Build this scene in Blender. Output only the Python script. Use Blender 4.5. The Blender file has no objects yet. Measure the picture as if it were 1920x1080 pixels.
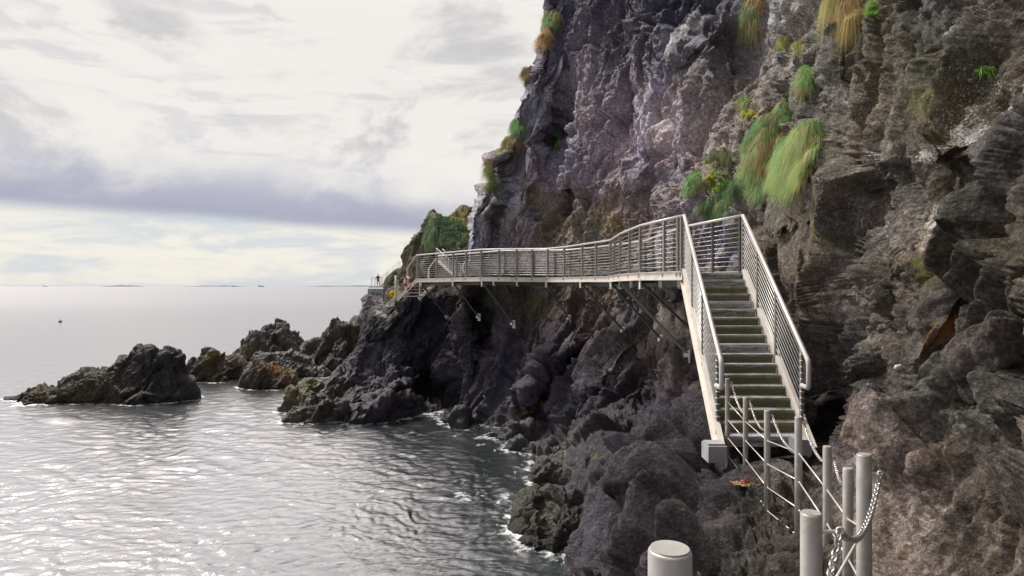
import bpy, math, random
import numpy as np
from mathutils import Vector
from mathutils.bvhtree import BVHTree

random.seed(7); rng = np.random.default_rng(7)
F = 1200.0; H = 5.6                       # focal length in reference pixels, eye height above the sea
scene = bpy.context.scene
COL = scene.collection
R = math.radians

def W(px, py, Y):                         # a point at distance Y ahead, seen at px, py
    return np.array([(px-960)/F*Y, Y, H+(537-py)/F*Y])
def WV(px, py, Y): return Vector(W(px, py, Y))

# ------------------------------------------------------------------ noise
_perm = rng.permutation(256).astype(np.int64); _perm = np.concatenate([_perm, _perm, _perm])
_g = rng.normal(size=(256, 3)); _g /= np.linalg.norm(_g, axis=1)[:, None]
_g = _g.astype(np.float32)
def pnoise(P):
    P = np.asarray(P, dtype=np.float32)
    i = np.floor(P).astype(np.int64); f = P - i; i &= 255
    u = f*f*f*(f*(f*6-15)+10)
    out = 0
    X, Y, Z = i[..., 0], i[..., 1], i[..., 2]
    for dx in (0, 1):
        wx = u[..., 0] if dx else 1-u[..., 0]
        a = _perm[X+dx]
        for dy in (0, 1):
            wy = u[..., 1] if dy else 1-u[..., 1]
            b = _perm[a+Y+dy]
            for dz in (0, 1):
                wz = u[..., 2] if dz else 1-u[..., 2]
                g = _g[_perm[b+Z+dz]]
                d = g[..., 0]*(f[..., 0]-dx)+g[..., 1]*(f[..., 1]-dy)+g[..., 2]*(f[..., 2]-dz)
                out = out + wx*wy*wz*d
    return out*1.5
def fbm(P, octv=4, gain=.5, lac=2.03):
    a = 1.; s = 0; q = np.array(P, dtype=np.float32)
    for k in range(octv):
        s = s + a*pnoise(q+17.3*k); a *= gain; q = q*lac
    return s
def sstep(a, b, x):
    t = np.clip((x-a)/(b-a), 0, 1); return t*t*(3-2*t)

# ------------------------------------------------------------------ materials
def new_mat(name):
    m = bpy.data.materials.new(name); m.use_nodes = True
    nt = m.node_tree; b = nt.nodes['Principled BSDF']; return m, nt, b
def N(nt, typ, **kw):
    n = nt.nodes.new(typ)
    for k, v in kw.items():
        if k in n.inputs.keys(): n.inputs[k].default_value = v
        else: setattr(n, k, v)
    return n
def ramp(nt, fac, stops, interp='LINEAR'):
    n = nt.nodes.new('ShaderNodeValToRGB'); cr = n.color_ramp; cr.interpolation = interp
    while len(cr.elements) < len(stops): cr.elements.new(.5)
    for e, (p, c) in zip(cr.elements, stops):
        e.position = p; e.color = (c, c, c, 1) if isinstance(c, (int, float)) else (*c, 1)
    nt.links.new(fac, n.inputs[0]); return n.outputs[0]
def mixc(nt, fac, a, b, mode='MIX'):
    n = nt.nodes.new('ShaderNodeMix'); n.data_type = 'RGBA'; n.blend_type = mode
    for s, v in ((0, fac), (6, a), (7, b)):
        if isinstance(v, bpy.types.NodeSocket): nt.links.new(v, n.inputs[s])
        elif isinstance(v, (int, float)): n.inputs[s].default_value = v
        else: n.inputs[s].default_value = (*v, 1)
    return n.outputs[2]
def mth(nt, op, a, b=0.0, c=None, clamp=False):
    n = nt.nodes.new('ShaderNodeMath'); n.operation = op; n.use_clamp = clamp
    for s, v in ((0, a), (1, b), (2, c)):
        if v is None: continue
        if isinstance(v, bpy.types.NodeSocket): nt.links.new(v, n.inputs[s])
        else: n.inputs[s].default_value = v
    return n.outputs[0]

def metal(name, col, rough=.45, met=.0, var=.12, stain=None, scale=6., stainamt=.6):
    m, nt, b = new_mat(name)
    tc = N(nt, 'ShaderNodeNewGeometry')
    n1 = N(nt, 'ShaderNodeTexNoise', Scale=scale, Detail=6., Roughness=.65)
    nt.links.new(tc.outputs['Position'], n1.inputs['Vector'])
    v = ramp(nt, n1.outputs[0], [(.3, 1-var), (.7, 1.0)])
    c = mixc(nt, 1., col, v, 'MULTIPLY')
    if stain:
        n2 = N(nt, 'ShaderNodeTexNoise', Scale=scale*.7, Detail=8., Roughness=.7)
        nt.links.new(tc.outputs['Position'], n2.inputs['Vector'])
        f = ramp(nt, n2.outputs[0], [(.5, 0.), (.72, stainamt)])
        c = mixc(nt, f, c, stain)
    nt.links.new(c, b.inputs['Base Color'])
    b.inputs['Roughness'].default_value = rough; b.inputs['Metallic'].default_value = met
    bp = N(nt, 'ShaderNodeBump', Strength=.12, Distance=.004)
    n3 = N(nt, 'ShaderNodeTexNoise', Scale=60., Detail=3.)
    nt.links.new(tc.outputs['Position'], n3.inputs['Vector'])
    nt.links.new(n3.outputs[0], bp.inputs['Height']); nt.links.new(bp.outputs[0], b.inputs['Normal'])
    return m

M = {}
M['rail'] = metal('galvanised_rail', (.62, .6, .575), .38, .15, .2, (.5, .45, .4))
M['fascia'] = metal('painted_beam', (.7, .65, .59), .55, .05, .22, (.42, .33, .25), 3.)
M['postdark'] = metal('weathered_post', (.3, .275, .26), .5, .2, .3)
M['cable'] = metal('steel_cable', (.7, .68, .65), .35, .3, .1)
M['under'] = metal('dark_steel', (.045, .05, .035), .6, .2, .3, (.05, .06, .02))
M['brace'] = metal('brace_steel', (.15, .155, .14), .5, .3, .3)
M['plate'] = metal('anchor_plate', (.62, .66, .64), .5, .1, .2, (.3, .25, .2), 9.)
M['bollard'] = metal('satin_post', (.5, .48, .455), .4, .3, .25, (.24, .2, .16), 14., .55)
M['chain'] = metal('chain_steel', (.62, .6, .58), .25, .85, .15)
M['concrete'] = metal('concrete', (.36, .37, .38), .85, 0, .35, (.16, .15, .13), 5.)
M['rust'] = metal('rust', (.35, .13, .05), .8, 0, .4)

def tread_mat():
    m, nt, b = new_mat('mossy_tread')
    g = N(nt, 'ShaderNodeNewGeometry')
    mp = N(nt, 'ShaderNodeMapping'); nt.links.new(g.outputs['Position'], mp.inputs[0]); mp.inputs['Scale'].default_value = (1.2, 1.2, 5.5)
    n = N(nt, 'ShaderNodeTexNoise', Scale=3.2, Detail=8., Roughness=.7); nt.links.new(mp.outputs[0], n.inputs['Vector'])
    at = N(nt, 'ShaderNodeAttribute'); at.attribute_name = 'moss'
    f = mth(nt, 'ADD', n.outputs[0], mth(nt, 'MULTIPLY', at.outputs['Fac'], .42))
    f = ramp(nt, f, [(.45, 0.), (.75, 1.)])
    c = mixc(nt, f, (.72, .72, .78), (.21, .205, .11))
    n2 = N(nt, 'ShaderNodeTexNoise', Scale=40., Detail=4.); nt.links.new(g.outputs['Position'], n2.inputs['Vector'])
    c = mixc(nt, 1., c, ramp(nt, n2.outputs[0], [(.3, .55), (.7, 1.)]), 'MULTIPLY')
    nt.links.new(c, b.inputs['Base Color']); b.inputs['Roughness'].default_value = .55
    return m
M['tread'] = tread_mat()

def rock_mat():
    m, nt, b = new_mat('basalt')
    g = N(nt, 'ShaderNodeNewGeometry'); pos = g.outputs['Position']
    col = N(nt, 'ShaderNodeAttribute'); col.attribute_name = 'col'
    msk = N(nt, 'ShaderNodeAttribute'); msk.attribute_name = 'mask'
    sep = N(nt, 'ShaderNodeSeparateColor'); nt.links.new(msk.outputs['Color'], sep.inputs[0])
    def noise(s, d=6., r=.6, dist=0.):
        n = N(nt, 'ShaderNodeTexNoise', Scale=s, Detail=d, Roughness=r, Distortion=dist)
        nt.links.new(pos, n.inputs['Vector']); return n.outputs[0]
    n1 = noise(1.3, 10., .72, .3); n2 = noise(9., 8., .75); n3 = noise(34., 5., .7)
    c = mixc(nt, 1., col.outputs['Color'], ramp(nt, n1, [(.32, .7), (.5, 1.), (.7, 1.4)]), 'MULTIPLY')
    c = mixc(nt, 1., c, ramp(nt, n2, [(.34, .48), (.5, .95), (.66, 1.8)]), 'MULTIPLY')
    c = mixc(nt, 1., c, ramp(nt, n3, [(.36, .6), (.5, .97), (.62, 1.7)]), 'MULTIPLY')
    # rust / olive tint in blotches
    nb = noise(2.4, 8., .7, .6)
    c = mixc(nt, ramp(nt, nb, [(.52, 0.), (.7, .5)]), c, mixc(nt, 1., c, (1.25, .95, .62), 'MULTIPLY'))
    # moss
    nm = mth(nt, 'ADD', noise(3.5, 8., .75), mth(nt, 'MULTIPLY', sep.outputs[1], .5))
    c = mixc(nt, ramp(nt, nm, [(.74, 0.), (.86, .85)]), c, mixc(nt, noise(20.), (.05, .06, .012), (.17, .15, .03)))
    # orange lichen
    no = mth(nt, 'ADD', noise(26., 6., .85), mth(nt, 'MULTIPLY', sep.outputs[2], .5))
    c = mixc(nt, ramp(nt, no, [(.80, 0.), (.92, .9)]), c, mixc(nt, n3, (.3, .1, .02), (.62, .27, .05)))
    # white lichen flecks
    nl = mth(nt, 'ADD', noise(32., 5., .8), mth(nt, 'MULTIPLY', sep.outputs[0], .42))
    nl2 = mth(nt, 'ADD', nl, mth(nt, 'MULTIPLY', noise(2.2, 4., .6), .25))
    c = mixc(nt, ramp(nt, nl2, [(.86, 0.), (.93, .85)]), c, (.55, .53, .52))
    nt.links.new(c, b.inputs['Base Color'])
    rg = mth(nt, 'SUBTRACT', .88, mth(nt, 'MULTIPLY', msk.outputs['Alpha'], .5))
    nt.links.new(rg, b.inputs['Roughness'])
    spl = mth(nt, 'ADD', .08, mth(nt, 'MULTIPLY', msk.outputs['Alpha'], .42)); nt.links.new(spl, b.inputs['Specular IOR Level'])
    hsum = mth(nt, 'ADD', mth(nt, 'MULTIPLY', n2, .6), mth(nt, 'MULTIPLY', n3, .25))
    hsum = mth(nt, 'ADD', hsum, mth(nt, 'MULTIPLY', noise(90., 3., .6), .1)); hsum = mth(nt, 'ADD', hsum, mth(nt, 'MULTIPLY', noise(4.2, 5., .6, .5), 1.0))
    bp = N(nt, 'ShaderNodeBump', Strength=1., Distance=.11); nt.links.new(hsum, bp.inputs['Height'])
    nt.links.new(bp.outputs[0], b.inputs['Normal'])
    return m
M['rock'] = rock_mat()

def blade_mat():
    m, nt, b = new_mat('blades')
    col = N(nt, 'ShaderNodeAttribute'); col.attribute_name = 'col'
    nt.links.new(col.outputs['Color'], b.inputs['Base Color']); b.inputs['Roughness'].default_value = .7
    tr = N(nt, 'ShaderNodeBsdfTranslucent'); nt.links.new(col.outputs['Color'], tr.inputs[0])
    mx = N(nt, 'ShaderNodeMixShader'); mx.inputs[0].default_value = .3
    nt.links.new(b.outputs[0], mx.inputs[1]); nt.links.new(tr.outputs[0], mx.inputs[2])
    nt.links.new(mx.outputs[0], nt.nodes['Material Output'].inputs[0]); return m
M['blade'] = blade_mat()

def plain(name, col, rough=.7):
    return metal(name, col, rough, 0, .25, None, 20.)

# ------------------------------------------------------------------ object helpers
def tag(o, label=None, cat=None, group=None, kind=None):
    if label: o['label'] = label
    if cat: o['category'] = cat
    if group: o['group'] = group
    if kind: o['kind'] = kind
    return o
def empty(name, loc, label, cat, group=None):
    o = bpy.data.objects.new(name, None); COL.objects.link(o); o.location = loc; o.empty_display_size = .2
    return tag(o, label, cat, group)
def link(name, me, mat, parent=None):
    me.materials.append(mat) if mat else None
    o = bpy.data.objects.new(name, me); COL.objects.link(o)
    if parent:
        o.parent = parent
    return o
def wloc(o):
    l = Vector(o.location)
    while o.parent: o = o.parent; l += Vector(o.location)
    return l

class MB:
    def __init__(s): s.v = []; s.f = []; s.sm = []
    def add(s, vs, fs, smooth=False):
        k = len(s.v); s.v += [Vector(v) for v in vs]; s.f += [[i+k for i in f] for f in fs]; s.sm += [smooth]*len(fs)
    def box(s, c, ax, ay, az, bev=0.0):
        c = Vector(c); ax = Vector(ax); ay = Vector(ay); az = Vector(az)
        vs = [c+x*ax+y*ay+z*az for x in (-1, 1) for y in (-1, 1) for z in (-1, 1)]
        s.add(vs, [[0, 1, 3, 2], [4, 6, 7, 5], [0, 4, 5, 1], [2, 3, 7, 6], [0, 2, 6, 4], [1, 5, 7, 3]])
    def bar(s, a, b, w, h, up=(0, 0, 1)):         # rectangular bar a->b
        a = Vector(a); b = Vector(b); d = (b-a).normalized(); up = Vector(up)
        side = d.cross(up)
        if side.length < 1e-4: side = d.cross(Vector((0, 1, 0)))
        side.normalize(); u = side.cross(d).normalized()
        s.box((a+b)/2, (b-a)/2, side*w/2, u*h/2)
    def tube(s, pts, r, n=8, closed=False, caps=True):
        pts = [Vector(p) for p in pts]; m = len(pts); k = len(s.v); prev = None
        for i, p in enumerate(pts):
            if closed: d = pts[(i+1) % m]-pts[i-1]
            else: d = pts[min(i+1, m-1)]-pts[max(i-1, 0)]
            d.normalize()
            if prev is None:
                a = d.cross(Vector((0, 0, 1)))
                if a.length < .05: a = d.cross(Vector((0, 1, 0)))
            else: a = prev-d*prev.dot(d)
            a.normalize(); prev = a; b = d.cross(a)
            rr = r[i] if isinstance(r, (list, tuple)) else r
            for j in range(n):
                t = 2*math.pi*j/n; s.v.append(p+(a*math.cos(t)+b*math.sin(t))*rr)
        rings = m if closed else m-1
        for i in range(rings):
            for j in range(n):
                s.f.append([k+i*n+j, k+i*n+(j+1) % n, k+((i+1) % m)*n+(j+1) % n, k+((i+1) % m)*n+j]); s.sm.append(True)
        if caps and not closed:
            s.f.append([k+j for j in range(n)][::-1]); s.f.append([k+(m-1)*n+j for j in range(n)]); s.sm += [False, False]
    def build(s, name, mat, parent=None):
        off = wloc(parent) if parent else Vector((0, 0, 0))
        me = bpy.data.meshes.new(name)
        me.from_pydata([v-off for v in s.v], [], s.f)
        me.polygons.foreach_set('use_smooth', s.sm); me.update()
        return link(name, me, mat, parent)

def np_mesh(name, V, Q, cols=None, masks=None, smooth=True):
    me = bpy.data.meshes.new(name); nv = len(V); nf = len(Q); k = Q.shape[1]
    me.vertices.add(nv); me.vertices.foreach_set('co', np.ascontiguousarray(V, dtype=np.float32).ravel())
    me.loops.add(nf*k); me.loops.foreach_set('vertex_index', np.ascontiguousarray(Q, dtype=np.int32).ravel())
    me.polygons.add(nf); me.polygons.foreach_set('loop_start', np.arange(0, nf*k, k, dtype=np.int32))
    me.polygons.foreach_set('use_smooth', np.full(nf, smooth)); me.update(calc_edges=True)
    for nm, a in (('col', cols), ('mask', masks)):
        if a is not None:
            at = me.attributes.new(nm, 'FLOAT_COLOR', 'POINT')
            a4 = a if a.shape[1] == 4 else np.concatenate([a, np.ones((nv, 1))], 1)
            at.data.foreach_set('color', np.ascontiguousarray(a4, dtype=np.float32).ravel())
    return me
def grid_quads(nr, nc):
    r = np.arange(nr-1)[:, None]*nc+np.arange(nc-1)[None]
    return np.stack([r, r+1, r+nc+1, r+nc], -1).reshape(-1, 4)
def hermite(xs, ys, xq):                # xs (n), ys (n, ...) non-uniform cubic through the knots
    xs = np.asarray(xs, float); ys = np.asarray(ys, float)
    d = np.diff(ys, axis=0)/np.diff(xs).reshape(-1, *([1]*(ys.ndim-1)))
    m = np.empty_like(ys); m[0] = d[0]; m[-1] = d[-1]
    h = np.diff(xs).reshape(-1, *([1]*(ys.ndim-1)))
    m[1:-1] = (d[:-1]*h[1:]+d[1:]*h[:-1])/(h[:-1]+h[1:])
    i = np.clip(np.searchsorted(xs, xq)-1, 0, len(xs)-2)
    hh = (xs[i+1]-xs[i]); t = (xq-xs[i])/hh
    sh = (-1,)+(1,)*(ys.ndim-1); t = t.reshape(sh); hh = hh.reshape(sh)
    return ((2*t**3-3*t**2+1)*ys[i]+(t**3-2*t**2+t)*hh*m[i]+(-2*t**3+3*t**2)*ys[i+1]+(t**3-t**2)*hh*m[i+1])

def normals(G):
    du = np.gradient(G, axis=1); dv = np.gradient(G, axis=0)
    n = np.cross(du, dv); n /= np.linalg.norm(n, axis=2)[..., None]+1e-9; return n

def cells(P):                          # cellular noise: nearest and second nearest distance, cell value
    P = np.asarray(P, dtype=np.float32); i = np.floor(P).astype(np.int64); f = (P-i).astype(np.float32); i &= 255
    F1 = np.full(P.shape[:-1], 9., np.float32); F2 = F1.copy(); V1 = np.zeros_like(F1); T1 = np.zeros_like(F1)
    for dx in (-1, 0, 1):
        a = _perm[(i[..., 0]+dx) & 255]
        for dy in (-1, 0, 1):
            b = _perm[a+((i[..., 1]+dy) & 255)]
            for dz in (-1, 0, 1):
                h = _perm[b+((i[..., 2]+dz) & 255)]; g = _g[h]
                ex = dx+.5+.55*g[..., 0]-f[..., 0]; ey = dy+.5+.55*g[..., 1]-f[..., 1]; ez = dz+.5+.55*g[..., 2]-f[..., 2]
                d = ex*ex+ey*ey+ez*ez
                n1 = d < F1
                F2 = np.where(n1, F1, np.minimum(F2, d)); t_ = _g[(h*37+11) & 255]; t_ = t_[..., 0]*ex+t_[..., 1]*ey+t_[..., 2]*ez
                V1 = np.where(n1, h/255., V1); T1 = np.where(n1, t_, T1); F1 = np.where(n1, d, F1)
    return np.sqrt(F1), np.sqrt(F2), V1.astype(np.float32), T1.astype(np.float32)
DIP = np.array([-.42, -.2, -.88]); DIP /= np.linalg.norm(DIP)
def rock_disp(P, big=1., mid=1., fine=1.):
    al = (P@DIP)[..., None]
    Q = P-al*DIP*.62
    w = np.stack([pnoise(P/2.7+k*31.7) for k in range(3)], -1)
    w2 = np.stack([pnoise(P/.6+k*11.7) for k in range(3)], -1)
    Q = Q+.5*w+.07*w2
    d = big*.6*pnoise(Q/5.1+3.)
    d = d+big*.5*(np.abs(pnoise(Q/2.7+9.))*2.2-.5)
    f1, f2, v, t = cells((Q-(Q@DIP)[..., None]*DIP*.45)/1.9+7.); d = d+big*(.45*(v-.5)+.5*t)*np.clip((f2-f1)/.12, 0, 1)-big*.3*np.exp(-(f2-f1)/.05)+big*.08
    d = d-mid*.17*(np.abs(pnoise(Q/1.25+21.))*2.4-.5)
    for sc, am, cr in ((1.35, .30, .16), (.5, .11, .07), (.2, .045, .035)):
        f1, f2, v, t = cells(Q/sc+sc*40)
        e = f2-f1; k = mid if sc > .3 else fine
        d = d+k*am*((v-.5)+1.25*t)*np.clip(e/.1, 0, 1)-k*cr*np.exp(-e/.05)
    d = d-mid*.07*(np.abs(pnoise(Q/.58+4.))*2.4-.5)
    d = d-fine*.04*(np.abs(pnoise((P+.15*w)/.27+8.))*2.2-.4)
    d = d+fine*.03*pnoise(P/.15+5.)+fine*.022*(np.abs(pnoise(P/.085+2.))*2-.4)+fine*.012*pnoise(P/.04)
    return d

def rbf(px, py, pts, P, wob=34.):
    wx = px+wob*pnoise(P/1.8+50)+wob*.5*pnoise(P/.6+70); wy = py+wob*pnoise(P/1.8+90)+wob*.5*pnoise(P/.6+20)
    acc = np.zeros(px.shape+(3,)); ws = np.zeros(px.shape)
    for (cx, cy, r, c) in pts:
        w = np.exp(-((wx-cx)**2+(wy-cy)**2)/(r*r))+1e-9/(1+((wx-cx)**2+(wy-cy)**2)/1e4)
        acc += w[..., None]*np.array(c); ws += w
    return acc/ws[..., None]
def blobs(px, py, pts, P, wob=26.):
    wx = px+wob*pnoise(P/1.1+150); wy = py+wob*pnoise(P/1.1+190)
    m = np.zeros(px.shape)
    for b in pts:
        cx, cy, rx, ry, a = b[:5]; ang = R(b[5]) if len(b) > 5 else 0.
        dx = wx-cx; dy = wy-cy
        ux = (dx*math.cos(ang)+dy*math.sin(ang))/rx; uy = (-dx*math.sin(ang)+dy*math.cos(ang))/ry
        m = np.maximum(m, a*np.exp(-(ux*ux+uy*uy)))
    return m

# albedo palette (linear)
GV = (.17, .155, .18); NAVY = (.04, .04, .062); LIL = (.34, .305, .34); BG = (.16, .14, .125); DK = (.085, .075, .066)
OLV = (.11, .10, .055); PINK = (.19, .17, .165); RUST = (.09, .075, .062); WET = (.05, .046, .062); PUR = (.073, .067, .088); SL = (.2, .2, .235)
LG = (.25, .225, .215); GRN = (.04, .085, .02)
COLORS = [(1000, 60, 60, GV), (1060, 60, 60, PUR), (1100, 160, 60, GV), (980, 190, 45, SL), (1040, 250, 40, PUR), (1170, 60, 70, PUR), (1270, 80, 80, NAVY), (1330, 110, 60, NAVY), (1350, 30, 60, PUR),
 (1160, 190, 60, GV), (1150, 240, 60, (.22, .19, .21)), (1260, 200, 60, LIL), (1290, 240, 50, LIL), (1210, 290, 60, (.24, .2, .24)), (1080, 320, 60, GV), (1000, 310, 45, GV),
 (920, 400, 45, SL), (960, 440, 45, GV), (1010, 400, 40, OLV), (1060, 420, 50, BG), (1130, 400, 35, (.2, .16, .09)), (1110, 360, 40, GV), (1230, 345, 40, OLV), (1200, 400, 50, (.15, .13, .13)), (1250, 380, 50, GV),
 (1340, 170, 60, (.2, .18, .17)), (1400, 120, 60, (.21, .19, .18)), (1480, 40, 70, (.3, .29, .28)), (1450, 130, 60, (.22, .2, .19)), (1350, 260, 60, (.2, .18, .17)),
 (1450, 260, 60, OLV), (1580, 170, 60, (.18, .165, .145)), (1570, 260, 60, (.2, .19, .175)), (1650, 80, 70, (.14, .13, .1)), (1720, 150, 70, OLV), (1600, 340, 50, DK), (1680, 330, 60, DK),
 (1760, 60, 70, BG), (1850, 80, 70, (.17, .155, .135)), (1760, 220, 60, (.2, .185, .18)), (1880, 220, 60, BG), (1850, 330, 70, DK), (1750, 330, 50, DK), (1580, 440, 60, BG), (1640, 400, 60, (.2, .185, .17)), (1520, 420, 50, BG),
 (1700, 480, 50, (.19, .165, .145)), (1740, 420, 30, (.3, .28, .26)), (1560, 560, 60, BG), (1650, 560, 60, DK), (1700, 620, 60, (.1, .09, .08)), (1800, 500, 50, OLV), (1880, 500, 70, (.1, .09, .07)), (1850, 640, 60, (.12, .1, .09)),
 (1620, 700, 70, (.12, .11, .1)), (1720, 720, 60, (.11, .1, .09)), (1600, 800, 60, (.15, .12, .12)), (1850, 760, 60, (.11, .1, .085)), (1640, 850, 60, (.24, .2, .23)), (1700, 850, 40, (.3, .26, .27)), (1760, 830, 40, RUST), (1780, 910, 40, (.13, .1, .09)),
 (1650, 930, 60, (.26, .23, .22)), (1720, 960, 60, (.27, .235, .225)), (1880, 860, 60, (.13, .12, .1)), (1900, 950, 60, (.14, .11, .09)), (1660, 1030, 60, (.23, .2, .19)), (1900, 1060, 60, (.2, .17, .15)), (1800, 1040, 60, DK),
 (1580, 920, 40, (.14, .12, .115)), (1500, 900, 50, (.12, .105, .1)), (1470, 930, 30, (.24, .2, .18)), (1420, 960, 50, DK), (1350, 960, 50, (.085, .075, .08)), (1300, 980, 50, (.09, .078, .095)), (1480, 1040, 60, DK), (1250, 1040, 60, (.085, .075, .085)), (1350, 1060, 60, DK),
 (900, 570, 50, (.07, .065, .055)), (1000, 570, 50, (.1, .09, .075)), (1100, 580, 60, (.12, .1, .085)), (1200, 600, 60, (.14, .12, .11)), (1270, 640, 50, (.17, .145, .13)), (1290, 730, 40, (.16, .13, .125)), (1150, 650, 50, (.14, .12, .11)),
 (850, 640, 60, PUR), (930, 680, 60, PUR), (1000, 680, 60, (.08, .07, .105)), (1100, 700, 60, PUR), (1200, 720, 60, WET), (1150, 800, 60, WET), (1250, 800, 50, WET), (1000, 780, 60, WET), (900, 760, 60, WET), (1060, 860, 50, (.1, .095, .08)), (1200, 870, 60, WET), (1150, 950, 60, WET), (1280, 860, 50, (.08, .07, .085)), (1150, 1050, 60, (.07, .065, .075))]
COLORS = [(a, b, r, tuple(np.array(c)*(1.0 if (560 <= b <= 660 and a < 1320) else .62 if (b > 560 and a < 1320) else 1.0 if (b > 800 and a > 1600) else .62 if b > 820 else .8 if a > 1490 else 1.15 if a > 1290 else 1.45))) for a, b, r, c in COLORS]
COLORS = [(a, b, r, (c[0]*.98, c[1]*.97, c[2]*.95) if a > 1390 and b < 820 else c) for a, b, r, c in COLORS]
LICH = [(1760, 190, 90, 40, .8, -35), (1830, 150, 90, 50, .8), (1900, 120, 60, 60, .7), (1740, 410, 30, 50, .95), (1580, 300, 30, 60, .8, 20), (1560, 180, 50, 60, .5), (1280, 70, 30, 90, .75, 20), (1200, 50, 60, 60, .4), (1250, 230, 90, 70, .6), (1700, 290, 40, 30, .8), (1480, 330, 40, 40, .3), (1240, 230, 70, 50, .5), (1100, 120, 60, 60, .45), (1160, 700, 20, 60, .6, 10), (1800, 270, 120, 30, .55, -25), (1640, 440, 60, 60, .4), (1760, 820, 60, 100, .35, -20), (1480, 395, 60, 25, .6)]
MOSS = [(1720, 200, 60, 80, .8), (1800, 280, 70, 60, .6), (1250, 340, 30, 15, .9), (1130, 410, 40, 40, .8), (1040, 300, 20, 80, .6), (1560, 420, 25, 90, .8), (1180, 640, 20, 30, .8), (1000, 770, 45, 25, .85), (1160, 880, 50, 12, .9), (1520, 900, 20, 20, .8), (1780, 480, 20, 130, .8, -12), (1890, 470, 60, 100, .6), (1650, 120, 40, 90, .6), (1350, 200, 30, 60, .6), (1480, 100, 60, 60, .6), (1000, 560, 120, 22, .7), (910, 560, 60, 20, .8), (980, 130, 14, 100, 1., 22), (935, 290, 12, 120, 1., 22), (1400, 470, 60, 30, .5), (1900, 790, 40, 60, .6), (1060, 380, 30, 50, .5), (1620, 240, 40, 60, .6), (1850, 420, 80, 90, .55)]
ORG = [(1818, 525, 14, 28, 1.0, -30), (1825, 620, 11, 50, 1.0, 8), (1750, 450, 18, 20, .55), (1770, 660, 10, 30, .7), (1900, 235, 22, 22, .8), (1850, 440, 60, 60, .42), (1250, 345, 24, 14, .5), (1108, 270, 8, 6, .7), (1565, 470, 12, 60, .5), (1790, 700, 15, 60, .6, -15), (1190, 888, 40, 6, .85), (1000, 765, 20, 12, .75), (1120, 420, 18, 24, .5), (1100, 410, 60, 50, .35), (1600, 580, 12, 8, .6), (1850, 760, 20, 60, .45, -20)]

def paint(px, py, P, extra_wet=None):
    c = rbf(px, py, COLORS, P)
    v = fbm(P/.9+11, 4)[..., None]
    c = c*(1+.4*np.clip(v, -.9, 1.2))
    hue = pnoise(P/1.7+33)[..., None]
    c = c*(1+hue*np.array([.14, .02, -.15])); c = c*np.array([1., .985, 1.01])**((px < 1330)[..., None]*1.)
    c = c*np.array([.98, .95, 1.03])**(sstep(560, 640, py)*(1-sstep(1250, 1350, px)))[..., None]
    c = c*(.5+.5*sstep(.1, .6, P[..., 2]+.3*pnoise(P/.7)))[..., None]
    l = blobs(px, py, LICH, P); m = blobs(px, py, MOSS, P); o = blobs(px, py, ORG, P, 22.)*.85; m = m*.8
    z = P[..., 2]
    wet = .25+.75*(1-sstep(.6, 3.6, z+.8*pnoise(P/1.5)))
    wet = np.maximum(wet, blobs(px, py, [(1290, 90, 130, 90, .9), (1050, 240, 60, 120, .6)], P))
    return c, np.stack([l, m, o, wet], -1)

def make_sheet(name, G, PX, PY, big, mid, fine, painter=paint, kind='structure', mat='rock', cap=None):
    n = normals(G)
    # orient towards the camera
    cam = np.array([0, 0, H]); s = np.sign(np.median(((cam-G)*n).sum(-1))); n = n*s
    d = rock_disp(G, big, mid, fine)
    if cap is not None: d = np.where(d > cap, cap+.25*(d-cap), d)
    V = G+n*d[..., None]
    if cap is not None:                       # the rock was cut back where the stairs pass
        z, y, x = V[..., 2], V[..., 1], V[..., 0]
        line = H-2.05+np.clip((y-8.5)/3.95, 0, 1)*2.3
        w = sstep(-.35, 0, z-line)*sstep(7.9, 8.3, y)*(1-sstep(13.2, 13.7, y))*sstep(2.2, 2.6, x)
        tgt = 3.93+(y-8.5)/3.95*.58+.2+.09*fbm(V/.5, 3)+.1*np.maximum(d, 0)+.25*sstep(1.3, 2.2, z-line)
        V[..., 0] = x+w*np.maximum(0, tgt-x)
    # recompute real pixel position for painting from the undisplaced grid (paint is fixed to the rock)
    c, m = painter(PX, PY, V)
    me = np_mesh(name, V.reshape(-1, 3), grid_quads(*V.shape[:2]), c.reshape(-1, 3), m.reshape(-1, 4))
    o = link(name, me, M[mat]); return o, V

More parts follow.
